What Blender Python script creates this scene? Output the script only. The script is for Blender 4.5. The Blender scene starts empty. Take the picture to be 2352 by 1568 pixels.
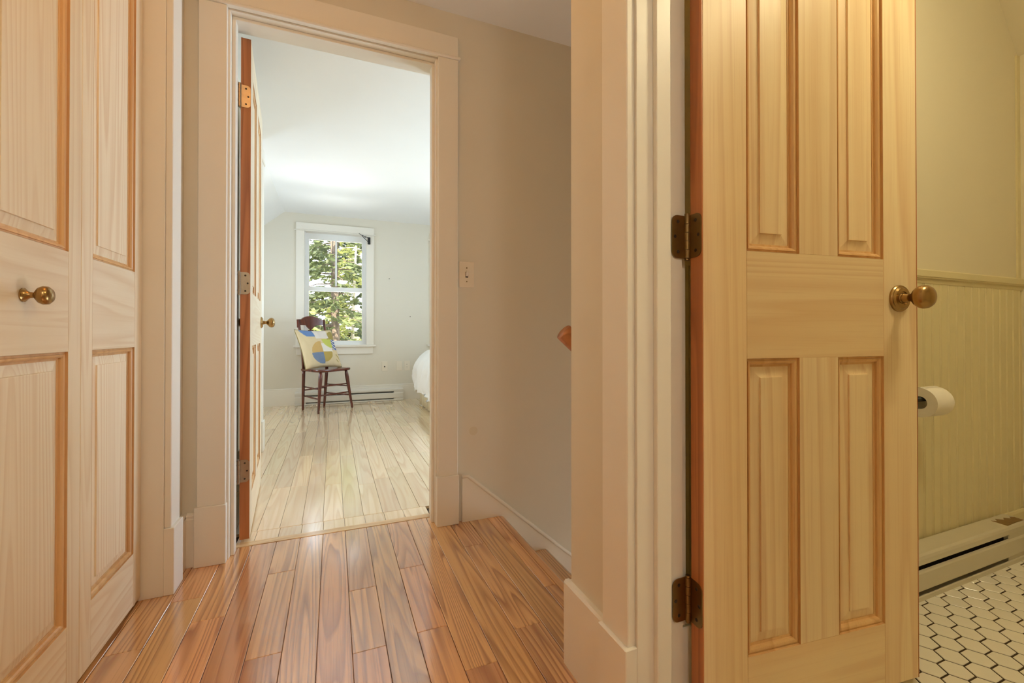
import bpy, bmesh, math, random
from mathutils import Vector, Matrix, noise as mnoise
R = math.radians
SC = bpy.context.scene
COL = SC.collection

# ------------------------------------------------------------------ camera
FPX, HORIZON, EYE = 1005.0, 765.0, 0.835
YAW = math.atan2(410, 1005)
PITCH = 0.006
cam = bpy.data.cameras.new('camera'); camo = bpy.data.objects.new('camera', cam); COL.objects.link(camo)
cam.sensor_width = 36; cam.lens = FPX / 2352 * 36; cam.clip_start = 0.02; cam.clip_end = 300
cam.shift_y = -((784 - HORIZON) + FPX * math.tan(PITCH)) / 2352
camo.location = (0, 0, EYE); camo.rotation_euler = (math.pi / 2 + PITCH, 0, -YAW)
SC.camera = camo

# ------------------------------------------------------------------ world, sun, daylight, exposure
W = bpy.data.worlds.new('sky'); SC.world = W; W.use_nodes = True
bg = W.node_tree.nodes['Background']; bg.inputs[0].default_value = (0.80, 0.90, 1.0, 1); bg.inputs[1].default_value = 4.6
SC.view_settings.view_transform = 'Standard'; SC.view_settings.look = 'None'
SC.view_settings.exposure = 0.0; SC.view_settings.gamma = 1.0; SC.view_settings.use_curve_mapping = False
try:
    SC.cycles.use_denoising = True
    SC.cycles.max_bounces = 10; SC.cycles.diffuse_bounces = 6; SC.cycles.glossy_bounces = 4
    SC.cycles.transparent_max_bounces = 12; SC.cycles.sample_clamp_indirect = 6.0
    SC.cycles.caustics_reflective = False; SC.cycles.caustics_refractive = False
except Exception:
    pass

def light(name, kind, loc, energy, color, target=None, size=None, size_y=None, angle=None):
    l = bpy.data.lights.new(name, kind); l.energy = energy; l.color = color
    o = bpy.data.objects.new(name, l); COL.objects.link(o); o.location = loc
    if target is not None:
        o.rotation_euler = (Vector(target) - Vector(loc)).to_track_quat('-Z', 'Y').to_euler()
    if kind == 'AREA':
        l.shape = 'RECTANGLE'; l.size = size; l.size_y = size_y or size
    if kind == 'SUN': l.angle = angle
    return o
light('sun', 'SUN', (-20, -30, 40), 22.0, (1.0, 0.94, 0.80), target=(-14, -8, 20), angle=0.01)
light('assumed_daylight_bedroom_right', 'AREA', (2.99, 3.3, 1.14), 74, (0.60, 0.79, 1.0), target=(1.05, 2.2, 2.6), size=1.3, size_y=0.75)  # area light added for an assumed window out of view at the bed's head
light('assumed_daylight_bedroom_left', 'AREA', (-1.60, 4.7, 0.98), 22, (0.60, 0.79, 1.0), target=(-0.1, 3.4, 2.4), size=1.0, size_y=0.7)  # area light added for an assumed side window, out of view
light('ground_bounce_fill', 'AREA', (0.8, 7.6, -0.6), 470, (0.95, 0.97, 1.0), target=(0.8, 5.3, 1.75), size=3.2, size_y=1.2)  # area light added outdoors to brighten the far ceiling, standing in for ground bounce
light('assumed_daylight_stair_foot', 'AREA', (3.62, 1.43, -1.0), 21, (0.92, 0.95, 1.0), target=(0.6, 1.5, 0.3), size=0.8, size_y=1.3)  # added area light; daylight from down the stairs is assumed
BACK_FILL = ((1.0, 0.97, 0.88), 58.0)  # neutral fill added behind the camera, shaped as an extra ceiling lamp
ASSUMED_HALL_LAMP = ((1.0, 0.46, 0.10), 13.0)  # unseen ceiling lamp, assumed from how the landing is lit
ASSUMED_BATH_LAMP = ((1.0, 0.86, 0.52), 65.0)  # unseen ceiling lamp, assumed from how the bathroom is lit

# ------------------------------------------------------------------ object helpers
ORG = {}
def tag(o, label, cat=None, group=None, kind=None):
    if label: o['label'] = label
    if cat: o['category'] = cat
    if group: o['group'] = group
    if kind: o['kind'] = kind
    return o
def thing(name, loc, label, cat, rotz=0.0, local=False, group=None, kind=None):
    o = bpy.data.objects.new(name, None); COL.objects.link(o)
    o.location = loc; o.rotation_euler = (0, 0, rotz); o.empty_display_size = 0.1
    ORG[o] = Vector((0, 0, 0)) if local else Vector(loc)
    return tag(o, label, cat, group, kind)
def obj(name, bm, mat, parent=None, smooth=False, label=None, cat=None, group=None, kind=None, keep=False):
    me = bpy.data.meshes.new(name)
    if smooth is not False:
        for f in bm.faces: f.smooth = True
        if smooth is not True:
            for e in bm.edges:
                if len(e.link_faces) == 2 and e.calc_face_angle(0) > R(smooth): e.smooth = False
    vs = [v.co for v in bm.verts]
    lo = Vector([min(v[i] for v in vs) for i in range(3)]); hi = Vector([max(v[i] for v in vs) for i in range(3)])
    c = (lo + hi) / 2
    if parent is None: c.z = lo.z
    if keep: c = Vector((0, 0, 0))
    bmesh.ops.translate(bm, verts=bm.verts, vec=-c)
    bm.to_mesh(me); bm.free()
    for m in (mat if isinstance(mat, (list, tuple)) else [mat]): me.materials.append(m)
    o = bpy.data.objects.new(name, me); COL.objects.link(o)
    if parent is not None:
        o.parent = parent; o.location = c - ORG[parent]
    else: o.location = c
    ORG[o] = c.copy()
    return tag(o, label, cat, group, kind)
def BM(): return bmesh.new()
def add_box(bm, x, y, z, bevel=0.0, seg=1):
    m = Matrix.Translation(((x[0]+x[1])/2, (y[0]+y[1])/2, (z[0]+z[1])/2)) @ Matrix.Diagonal((abs(x[1]-x[0]), abs(y[1]-y[0]), abs(z[1]-z[0]), 1))
    r = bmesh.ops.create_cube(bm, size=1, matrix=m)
    if bevel:
        es = list({e for v in r['verts'] for e in v.link_edges})
        bmesh.ops.bevel(bm, geom=es, offset=bevel, segments=seg, affect='EDGES', profile=0.6)
    return bm
def box(name, x, y, z, mat, parent=None, bevel=0.0, seg=1, **k):
    return obj(name, add_box(BM(), x, y, z, bevel, seg), mat, parent, **k)
def boxes(name, lst, mat, parent=None, **k):
    bm = BM()
    for b in lst: add_box(bm, *b)
    return obj(name, bm, mat, parent, **k)
def add_prism(bm, pts, fn):
    """pts: 2D outline; fn(p, t) -> 3D for t in 0,1"""
    a = [bm.verts.new(fn(p, 0)) for p in pts]; b = [bm.verts.new(fn(p, 1)) for p in pts]
    n = len(pts)
    for i in range(n): bm.faces.new((a[i], a[(i+1) % n], b[(i+1) % n], b[i]))
    bm.faces.new(list(reversed(a))); bm.faces.new(b)
    bmesh.ops.recalc_face_normals(bm, faces=bm.faces)
    return bm
def prism_x(pts, x0, x1): return add_prism(BM(), pts, lambda p, t: (x1 if t else x0, p[0], p[1]))
def prism_y(pts, y0, y1): return add_prism(BM(), pts, lambda p, t: (p[0], y1 if t else y0, p[1]))
def prism_z(pts, z0, z1): return add_prism(BM(), pts, lambda p, t: (p[0], p[1], z1 if t else z0))
def add_lathe(bm, prof, n=24, mat=Matrix.Identity(4)):
    """prof [(r,h)] around local Z"""
    rings = []
    for r, h in prof:
        if r < 1e-6: rings.append([bm.verts.new(mat @ Vector((0, 0, h)))])
        else: rings.append([bm.verts.new(mat @ Vector((r*math.cos(2*math.pi*i/n), r*math.sin(2*math.pi*i/n), h))) for i in range(n)])
    for a, b in zip(rings, rings[1:]):
        for i in range(n):
            j = (i+1) % n
            q = [a[i % len(a)], a[j % len(a)], b[j % len(b)], b[i % len(b)]]
            q = list(dict.fromkeys(q))
            if len(q) > 2: bm.faces.new(q)
    for rg, rev in ((rings[0], True), (rings[-1], False)):
        if len(rg) > 2: bm.faces.new(list(reversed(rg)) if rev else rg)
    bmesh.ops.recalc_face_normals(bm, faces=bm.faces)
    return bm
def axis_mat(origin, direction):
    return Matrix.Translation(origin) @ Vector(direction).to_track_quat('Z', 'Y').to_matrix().to_4x4()
def add_tube(bm, pts, radii, n=10, squash=1.0):
    pts = [Vector(p) for p in pts]
    rings = []
    for i, p in enumerate(pts):
        d = (pts[min(i+1, len(pts)-1)] - pts[max(i-1, 0)]).normalized()
        q = d.to_track_quat('Z', 'Y').to_matrix()
        r = radii[i] if isinstance(radii, (list, tuple)) else radii
        rings.append([bm.verts.new(p + q @ Vector((r*math.cos(2*math.pi*k/n), squash*r*math.sin(2*math.pi*k/n), 0))) for k in range(n)])
    for a, b in zip(rings, rings[1:]):
        for k in range(n): bm.faces.new((a[k], a[(k+1) % n], b[(k+1) % n], b[k]))
    bm.faces.new(list(reversed(rings[0]))); bm.faces.new(rings[-1])
    return bm
def copy_tree(o, parent=None):
    c = o.copy(); COL.objects.link(c)
    if parent is not None: c.parent = parent
    ORG[c] = ORG[o].copy()
    for ch in list(o.children): copy_tree(ch, c)
    return c

# ------------------------------------------------------------------ materials
def srgb(r, g, b): return tuple(((v/255)/12.92 if v/255 <= 0.04045 else ((v/255+0.055)/1.055)**2.4) for v in (r, g, b)) + (1,)
class NT:
    def __init__(s, name):
        s.m = bpy.data.materials.new(name); s.m.use_nodes = True
        s.t = s.m.node_tree; s.b = s.t.nodes['Principled BSDF']
    def n(s, kind, **k):
        nd = s.t.nodes.new('ShaderNode' + kind)
        for a, v in k.items():
            if a.startswith('i_'):
                key = a[2:]; key = int(key) if key.isdigit() else key.replace('_', ' ')
                if hasattr(v, 'is_linked') or isinstance(v, bpy.types.NodeSocket): s.t.links.new(v, nd.inputs[key])
                else: nd.inputs[key].default_value = v
            else: setattr(nd, a, v)
        return nd
    def math(s, op, a, b=None):
        k = dict(operation=op, i_0=a)
        if b is not None: k['i_1'] = b
        return s.n('Math', **k).outputs[0]
    def link(s, a, inp): s.t.links.new(a, s.b.inputs[inp])
    def set(s, **k):
        for a, v in k.items(): s.b.inputs[a.replace('_', ' ')].default_value = v
        return s
    def mix(s, f, a, b, blend='MIX'):
        nd = s.n('Mix', data_type='RGBA', blend_type=blend)
        for key, v in ((0, f), (6, a), (7, b)):
            if isinstance(v, bpy.types.NodeSocket): s.t.links.new(v, nd.inputs[key])
            else: nd.inputs[key].default_value = v
        return nd.outputs[2]
    def ramp(s, f, stops):
        nd = s.n('ValToRGB', i_0=f); cr = nd.color_ramp
        while len(cr.elements) < len(stops): cr.elements.new(0.5)
        for e, (p, c) in zip(cr.elements, stops): e.position = p; e.color = c
        return nd.outputs[0]
    def coords(s, scale, rand=True):
        v = s.n('TexCoord').outputs['Object']
        if rand:
            r = s.n('ObjectInfo').outputs['Random']
            off = s.n('CombineXYZ', i_0=s.math('MULTIPLY', r, 37.0), i_1=s.math('MULTIPLY', r, 91.0), i_2=s.math('MULTIPLY', r, 17.0)).outputs[0]
            v = s.n('VectorMath', operation='ADD', i_0=v, i_1=off).outputs[0]
        return s.n('Mapping', i_0=v, i_3=scale).outputs[0]
    def bump(s, h, strength=0.1, dist=0.002):
        nd = s.n('Bump', i_Strength=strength, i_Distance=dist, i_Height=h); s.link(nd.outputs[0], 'Normal')

def paint(name, col, rough=0.55, bump=0.04, scale=180.0, spec=0.4):
    t = NT(name); t.set(Base_Color=col, Roughness=rough); t.b.inputs['Specular IOR Level'].default_value = spec
    v = t.coords((1, 1, 1), rand=False)
    nz = t.n('TexNoise', i_Vector=v, i_Scale=scale, i_Detail=2.0).outputs[0]
    big = t.n('TexNoise', i_Vector=v, i_Scale=2.5, i_Detail=2.0).outputs[0]
    dk = tuple(c*0.95 for c in col[:3]) + (1,)
    t.link(t.mix(big, dk, col), 'Base Color')
    t.bump(nz, bump, 0.001)
    return t.m
def wood(name, light_c, dark_c, axis, scale=7.0, rings=14.0, stretch=0.07, line=0.55, rough=0.4, vary=0.12, pores=0.25, warm=None, coat=0.0, sharp=(0.35, 0.85, 1.0), hue=0.0):
    t = NT(name)
    sc = [1.0, 1.0, 1.0]; sc[axis] = stretch
    v = t.coords(tuple(sc))
    f = t.n('TexNoise', i_Vector=v, i_Scale=scale, i_Detail=1.5, i_Roughness=0.45, i_Distortion=0.15).outputs[0]
    fr = t.math('FRACT', t.math('MULTIPLY', f, rings))
    ln = t.ramp(fr, [(0.0, (0, 0, 0, 1)), (sharp[0], (0.12, 0.12, 0.12, 1)), (sharp[1], (1, 1, 1, 1)), (sharp[2], (0, 0, 0, 1))])
    sp = [1.0, 1.0, 1.0]; sp[axis] = 0.02
    fine = t.n('TexNoise', i_Vector=t.coords(tuple(sp)), i_Scale=220.0, i_Detail=2.0).outputs[0]
    broad = t.n('TexNoise', i_Vector=v, i_Scale=scale*0.6, i_Detail=0.0).outputs[0]
    strength = t.math('MULTIPLY', t.n('RGBToBW', i_0=ln).outputs[0], line)
    c = t.mix(strength, light_c, dark_c)
    mid = warm or tuple((a+b)/2 for a, b in zip(light_c, dark_c))
    c = t.mix(t.math('MULTIPLY', t.ramp(broad, [(0.38, (0, 0, 0, 1)), (0.66, (1, 1, 1, 1))]), 0.45), c, mid)
    c = t.mix(t.math('MULTIPLY', t.ramp(fine, [(0.52, (0, 0, 0, 1)), (0.72, (1, 1, 1, 1))]), pores), c, dark_c)
    r = t.n('ObjectInfo').outputs['Random']
    val = t.math('ADD', t.math('MULTIPLY', r, 2*vary), 1.0 - vary)
    r2 = t.math('FRACT', t.math('MULTIPLY', r, 7.31))
    hs = t.n('HueSaturation', i_Hue=t.math('ADD', t.math('MULTIPLY', r2, hue), 0.5 - hue/2), i_Value=val, i_Color=c)
    t.link(hs.outputs[0], 'Base Color'); t.set(Roughness=rough)
    if coat: t.b.inputs['Coat Weight'].default_value = coat; t.b.inputs['Coat Roughness'].default_value = 0.13; t.b.inputs['Coat IOR'].default_value = 1.5 + 0.5*(coat >= 1); t.b.inputs['Specular IOR Level'].default_value = 0.5 + 0.3*(coat >= 1)
    t.bump(t.math('ADD', fine, t.math('MULTIPLY', fr, 0.3)), 0.05, 0.001 if coat < 1 else 0.00012)
    return t.m
def metal(name, col, rough=0.28, bump=0.0):
    t = NT(name); t.set(Base_Color=col, Roughness=rough, Metallic=1.0)
    nz = t.n('TexNoise', i_Vector=t.coords((1, 1, 1)), i_Scale=60.0, i_Detail=3.0).outputs[0]
    t.link(t.mix(nz, tuple(c*0.75 for c in col[:3]) + (1,), col), 'Base Color')
    return t.m
def plain(name, col, rough=0.5, vary=0.06, scale=20.0, spec=0.5):
    t = NT(name); t.set(Roughness=rough); t.b.inputs['Specular IOR Level'].default_value = spec
    nz = t.n('TexNoise', i_Vector=t.coords((1, 1, 1)), i_Scale=scale, i_Detail=2.0).outputs[0]
    t.link(t.mix(nz, tuple(c*(1-vary) for c in col[:3]) + (1,), tuple(min(1, c*(1+vary)) for c in col[:3]) + (1,)), 'Base Color')
    return t.m
def emitter(name, col, strength):
    t = NT(name); t.set(Base_Color=(0.9, 0.88, 0.8, 1), Emission_Color=col + (1,), Emission_Strength=strength, Roughness=0.6)
    return t.m

WALL = paint('wall_paint_cream', srgb(228, 221, 205), 0.6)
BATHWALL = paint('wall_paint_bath', srgb(226, 216, 190), 0.6)
CEIL = paint('ceiling_white', srgb(243, 242, 238), 0.7)
TRIM = paint('trim_white', srgb(241, 235, 223), 0.38, 0.02, 60.0)
PINE_V = wood('pine_grain_upright', srgb(240, 226, 200), srgb(208, 170, 124), 2, 7.0, 28.0, 0.035, 0.44, 0.42, 0.05, 0.12, srgb(234, 212, 176))
PINE_H = wood('pine_grain_across', srgb(240, 226, 200), srgb(208, 170, 124), 0, 8.0, 20.0, 0.05, 0.42, 0.42, 0.05, 0.12, srgb(234, 212, 176))
FIRP_V = wood('fir_grain_upright', srgb(240, 218, 178), srgb(206, 158, 106), 2, 7.0, 13.0, 0.022, 0.42, 0.40, 0.06, 0.22, srgb(234, 204, 156))
FIRP_H = wood('fir_grain_across', srgb(238, 214, 172), srgb(210, 164, 114), 0, 8.0, 11.0, 0.03, 0.40, 0.40, 0.05, 0.18, srgb(232, 202, 154))
MOULD_SHADED = wood('fir_moulding_shaded', srgb(224, 184, 130), srgb(180, 120, 68), 2, 9.0, 10.0, 0.03, 0.4, 0.35, 0.05, 0.15)  # more orange than the stiles: shading and warm bounce put into the colour
EDGE = wood('fir_edge_orange', srgb(198, 126, 74), srgb(126, 62, 26), 2, 11.0, 9.0, 0.05, 0.55, 0.4, 0.05, 0.25)
OAK = wood('oak_floor', srgb(234, 176, 114), srgb(130, 62, 26), 1, 9.0, 19.0, 0.055, 0.70, 0.2, 0.15, 0.36, srgb(214, 146, 84), coat=1.0, hue=0.018)
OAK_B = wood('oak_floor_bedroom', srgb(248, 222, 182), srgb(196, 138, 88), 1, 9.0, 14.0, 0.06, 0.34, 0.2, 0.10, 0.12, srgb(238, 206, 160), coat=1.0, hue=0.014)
OAK_X = wood('oak_across', srgb(232, 200, 152), srgb(180, 128, 80), 0, 10.0, 11.0, 0.075, 0.5, 0.17, 0.1, 0.28, coat=0.35)
RAILWOOD = wood('handrail_wood', srgb(196, 128, 76), srgb(130, 70, 34), 0, 14.0, 8.0, 0.05, 0.4, 0.3, 0.05, 0.2)
CHERRY = wood('chair_mahogany', srgb(104, 44, 28), srgb(48, 16, 10), 2, 16.0, 8.0, 0.06, 0.5, 0.22, 0.05, 0.2, coat=0.4)
BRASS = metal('antique_brass', srgb(176, 142, 92), 0.26)
BRASS_D = metal('hinge_bronze', srgb(150, 124, 84), 0.34)
NICKEL = metal('hinge_nickel', srgb(186, 170, 150), 0.32)
DARKHOLE = plain('dark_screw', srgb(48, 36, 24), 0.5)
BLACK = plain('black_iron', srgb(26, 28, 28), 0.5)
HEATW = plain('heater_enamel', srgb(224, 220, 210), 0.32, 0.02)
HEATD = plain('heater_fins', srgb(58, 54, 52), 0.5)
PLASTIC = plain('switch_plastic', srgb(236, 226, 208), 0.35, 0.02)
TILE = plain('tile_white', srgb(242, 237, 224), 0.22, 0.04, 8.0)
GROUT = plain('grout_dark', srgb(62, 46, 28), 0.9, 0.15, 60.0)
PAPER = plain('tissue_paper', srgb(240, 234, 222), 0.9, 0.02, 40.0, 0.1)
LINEN = plain('duvet_linen', srgb(240, 236, 228), 0.85, 0.03, 6.0, 0.15)
MATTRESS = plain('mattress_cloth', srgb(228, 214, 180), 0.9, 0.04)
SCREENW = plain('window_vinyl', srgb(240, 240, 238), 0.4, 0.01)
CLOSETDARK = plain('closet_inside', srgb(150, 138, 116), 0.8)
def glass_mat():
    t = NT('window_glass'); nt = t.t
    tr = t.n('BsdfTransparent'); gl = t.n('BsdfGlossy', i_1=0.02)
    fr = t.n('Fresnel', i_0=1.45)
    mx = t.n('MixShader', i_0=fr.outputs[0], i_1=tr.outputs[0], i_2=gl.outputs[0])
    nt.links.new(mx.outputs[0], nt.nodes['Material Output'].inputs[0])
    return t.m
GLASS = glass_mat()

# ------------------------------------------------------------------ key measures (metres; camera stands at x 0, y 0)
YW0, YW1 = 1.895, 2.011          # wall between landing and bedroom
XL = -0.499                      # landing's left wall face
XR0, XR1 = 0.558, 0.674          # wall between landing and bathroom
YS0, YS1 = 0.860, 0.970          # wall between bathroom and stair
HC, BC = 2.258, 2.238            # ceilings
YF = 5.665                       # far bedroom wall
JB0, JB1, JBZ = -0.357, 0.413, 2.036   # bedroom door jamb faces
JR0, JR1 = 0.096, 0.711          # bathroom door jamb faces
S = 'structure'

# ------------------------------------------------------------------ walls
boxes('wall_bedroom_front', [((-1.62, -0.375), (YW0, YW1), (-0.25, HC)), ((0.431, 3.6), (YW0, YW1), (-0.25, HC)), ((-0.375, 0.431), (YW0, YW1), (2.054, HC)),
      ((0.70, 3.6), (YW0, YW1), (-2.7, -0.25))], WALL, kind=S, label='cream painted wall with the white cased bedroom doorway in it', cat='wall')
WBF = bpy.data.objects['wall_bedroom_front']
obj('smudge', add_lathe(BM(), [(0.020, 0), (0.020, 0.0004), (0, 0.0005)], 20, axis_mat((0.585, YW0, 0.395), (0, -1, 0))), paint('smudge_paint', srgb(223, 213, 190), 0.6), WBF, label='faint round smudge on the wall')
boxes('wall_left', [((-0.614, XL), (1.726, YW0), (-0.2, HC)), ((-0.614, XL), (0.262, 1.726), (2.054, HC)), ((-0.614, XL), (-1.7, 0.262), (-0.2, HC))],
      WALL, kind=S, label='cream landing wall around the pine closet doors', cat='wall')
boxes('wall_right', [((XR0, XR1), (JR1+0.018, YS1), (-0.2, HC)), ((XR0, XR1), (-1.7, JR0-0.018), (-0.2, HC)), ((XR0, XR1), (JR0-0.018, JR1+0.018), (2.054, HC))],
      WALL, kind=S, label='cream wall end between the stair head and the bathroom door', cat='wall')
boxes('wall_stair', [((XR1, 3.6), (YS0, YS1), (-2.7, HC)), ((0.70, XR1), (YS0+0.02, YS1), (-2.7, -0.2))], BATHWALL, kind=S,
      label='cream bathroom wall above the beadboard beside the open pine door', cat='wall')
box('wall_back', (-0.62, 2.7), (-1.82, -1.7), (-0.2, HC), WALL, kind=S, label='cream wall closing the landing and bathroom behind the photographer', cat='wall')
box('wall_bathroom_right', (2.56, 2.68), (-1.7, YS0), (-0.2, 2.0), BATHWALL, kind=S, label='low cream bathroom wall under the sloped ceiling', cat='wall')
boxes('wall_stair_end', [((3.6, 3.7), (YS0, 1.0), (-2.7, HC)), ((3.6, 3.7), (1.86, YW1), (-2.7, HC)), ((3.6, 3.7), (1.0, 1.86), (-2.7, -1.7)), ((3.6, 3.7), (1.0, 1.86), (-0.3, HC))], WALL, kind=S, label='cream wall at the foot of the stairwell', cat='wall')  # opening left for the assumed stair-foot window
boxes('wall_closet', [((-1.25, -1.15), (0.1, 1.895), (-0.2, HC)), ((-1.15, -0.614), (0.1, 0.15), (-0.2, HC)), ((-1.15, -0.614), (1.8, 1.895), (-0.2, HC))],
      CLOSETDARK, kind=S, label='inside walls of the closet behind the pine bifold doors', cat='wall')
WIN = [(0.027, 0.345), (1.585, 0.345)]
wz0, wz1 = 0.694, 2.035
xs = [-1.7] + [v for c, hw in WIN for v in (c-hw-0.012, c+hw+0.012)] + [3.2]
boxes('wall_bedroom_far', [((xs[0], xs[1]), (YF, YF+0.2), (-0.25, 2.6)), ((xs[2], xs[3]), (YF, YF+0.2), (-0.25, 2.6)), ((xs[4], xs[5]), (YF, YF+0.2), (-0.25, 2.6))] +
      [((xs[i], xs[i+1]), (YF, YF+0.2), z) for i in (1, 3) for z in ((-0.25, wz0-0.012), (wz1+0.012, 2.6))],
      WALL, kind=S, label='cream gable wall of the bedroom with two windows', cat='wall')
boxes('wall_bedroom_right', [((3.0, 3.12), (YW1, 2.6), (-0.25, 1.7)), ((3.0, 3.12), (4.0, YF), (-0.25, 1.7)), ((3.0, 3.12), (2.6, 4.0), (-0.25, 0.75)), ((3.0, 3.12), (2.6, 4.0), (1.55, 1.7))],
      WALL, kind=S, label='low cream bedroom wall behind the head of the bed', cat='wall')  # opening left for an assumed window
boxes('wall_bedroom_left', [((-1.62, -0.485), (YW1, 3.62), (-0.25, BC)), ((-1.74, -1.62), (3.62, 4.15), (-0.25, 1.7)), ((-1.74, -1.62), (5.25, YF), (-0.25, 1.7)), ((-1.74, -1.62), (4.15, 5.25), (-0.25, 0.6)), ((-1.74, -1.62), (4.15, 5.25), (1.36, 1.7))],
      WALL, kind=S, label='cream bedroom side wall behind the open bedroom door', cat='wall')  # includes an opening for an assumed window

# ceilings
box('ceiling_landing', (-1.25, 3.7), (-1.82, YW0), (HC, HC+0.15), CEIL, kind=S, label='flat ceiling over the landing and stairwell', cat='ceiling')
bm = BM(); add_box(bm, (-0.525, 2.135), (YW1-0.01, YF+0.2), (BC, BC+0.15))
for xa, xb in ((-0.525, -1.8), (2.135, 3.41)):
    zb = BC - 0.845*abs(xb-xa)
    add_prism(bm, [(xa, BC), (xb, zb), (xb, zb+0.35), (xa, BC+0.15)], lambda p, t: (p[0], YF+0.2 if t else YW1-0.01, p[1]))
obj('ceiling_bedroom', bm, CEIL, kind=S, label='white bedroom ceiling, flat in the middle and sloping down at the sides', cat='ceiling')
obj('ceiling_bathroom_slope', prism_y([(2.32, HC), (2.70, 1.775), (2.70, HC)], -1.7, YS0), BATHWALL, kind=S, label='sloped bathroom ceiling running down to the low wall', cat='ceiling')

# ------------------------------------------------------------------ floors and planks
random.seed(4)
def plank_field(parent, x_edges, y0, y1, joints, mat, lo, hi):
    for k, (xa, xb) in enumerate(zip(x_edges, x_edges[1:])):
        js = sorted(j for j in joints.get(k, []) if y0 < j < y1)
        if k not in joints or joints[k] is None:
            js = []; y = y0 + random.uniform(0.25, 1.1)
            while y < y1 - 0.2:
                js.append(y); y += random.uniform(lo, hi)
        elif js:
            y = js[0] - random.uniform(0.5, 0.9)
            while y > y0 + 0.1: js.insert(0, y); y -= random.uniform(0.5, 1.0)
        ys = [y0] + js + [y1]
        for a, b in zip(ys, ys[1:]):
            g = 0.0006
            box('plank', (xa+g, xb-g), (a+g*0.7, b-g*0.7), (-0.014, random.uniform(-0.0004, 0.0)), mat, parent, bevel=0.0012)
P = 0.0855
SUB = plain('subfloor', srgb(60, 42, 28), 0.9)
fl = box('floor_landing', (-1.15, 0.695), (-1.7, 1.985), (-0.25, -0.014), SUB, kind=S, label='landing floor of narrow reddish oak boards', cat='floor')
edges = [0.0475 + P*k for k in range(-8, 8)] + [0.6893]
J = {5: [1.295, 1.727], 8: [1.217, 1.515], 10: [1.235, 1.59], 11: [1.052], 3: [1.523], 2: [1.66], 13: [1.658], 7: [0.7], 6: [0.9], 9: [0.6], 12: [0.5], 4: [0.8], 14: [0.95], 15: [1.3], 1: [1.45], 0: [1.2]}
plank_field(fl, edges, -1.7, 1.985, J, OAK, 0.5, 1.2)
nos = [(0.6895, -0.014), (0.6895, 0.0), (0.712, 0.0), (0.722, -0.004), (0.727, -0.012), (0.724, -0.022), (0.716, -0.027), (0.6955, -0.027), (0.6955, -0.014)]
obj('nosing', prism_y(nos, YS1+0.002, YW0-0.019), OAK, fl)
box('threshold_strip', (JB0, JB1), (1.986, 2.026), (-0.014, 0.0015), OAK_X, fl, bevel=0.001)
flb = box('floor_bedroom', (-1.7, 3.1), (1.985, YF), (-0.25, -0.014), SUB, kind=S, label='bedroom floor of pale glossy oak boards', cat='floor')
eb = [-0.469 + P*k for k in range(-14, 31)]
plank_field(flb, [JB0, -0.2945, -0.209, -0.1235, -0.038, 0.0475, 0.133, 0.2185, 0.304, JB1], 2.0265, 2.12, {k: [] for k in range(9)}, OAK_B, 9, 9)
JB = {16: [2.665, 4.1], 17: [3.29, 4.6], 19: [2.62, 3.7], 21: [2.555, 3.5], 24: [2.66, 3.9]}
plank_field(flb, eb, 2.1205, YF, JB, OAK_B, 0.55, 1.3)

# ------------------------------------------------------------------ bathroom floor: hexagon tiles
flt = box('floor_bathroom', (0.56, 2.56), (-1.7, YS0), (-0.25, 0.0078), GROUT, kind=S, label='bathroom floor of white hexagon tiles with dark grout', cat='floor')
F = 0.0592; r_hex = (F - 0.0042) / math.sqrt(3)
bm = BM(); lower = []; upper = []
for z, rr in ((0.002, r_hex), (0.0085, r_hex), (0.0095, r_hex-0.0012)):
    lower.append([bm.verts.new((rr*math.cos(i*math.pi/3), rr*math.sin(i*math.pi/3), z)) for i in range(6)])
for a, b in zip(lower, lower[1:]):
    for i in range(6): bm.faces.new((a[i], a[(i+1) % 6], b[(i+1) % 6], b[i]))
bm.faces.new(lower[-1])
hexm = bpy.data.meshes.new('tile'); bm.to_mesh(hexm); bm.free(); hexm.materials.append(TILE)
sY, cY = math.sin(YAW), math.cos(YAW)
cells = []
for i in range(-20, 21):
    for j in range(-42, 8):
        x = 1.571 + i*F*math.sqrt(3)/2; y = 0.617 + (j + (0.5 if i % 2 else 0))*F
        if not (XR1 < x < 2.53 and -1.65 < y < 0.84): continue
        d = sY*x + cY*y; l = cY*x - sY*y
        px = 1176 + FPX*l/d if d > 0.2 else 9999
        py = HORIZON + FPX*EYE/d if d > 0.2 else 9999
        ok = 2060 < px < 2480 and py < 1640
        cells.append(((0 if ok else 1), (x-1.7)**2 + (y-0.55)**2, x, y))
cells.sort()
for n, (_, _, x, y) in enumerate(cells[:290]):
    o = bpy.data.objects.new('tile', hexm); COL.objects.link(o); o.parent = flt
    o.location = Vector((x, y, 0)) - ORG[flt]
bm = BM()
for _, _, x, y in cells[290:]:
    a = [bm.verts.new((x+r_hex*math.cos(i*math.pi/3), y+r_hex*math.sin(i*math.pi/3), 0.003)) for i in range(6)]
    b = [bm.verts.new((x+r_hex*math.cos(i*math.pi/3), y+r_hex*math.sin(i*math.pi/3), 0.0092)) for i in range(6)]
    for i in range(6): bm.faces.new((a[i], a[(i+1) % 6], b[(i+1) % 6], b[i]))
    bm.faces.new(b)
obj('tile_field', bm, TILE, flt, kind='stuff')

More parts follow.
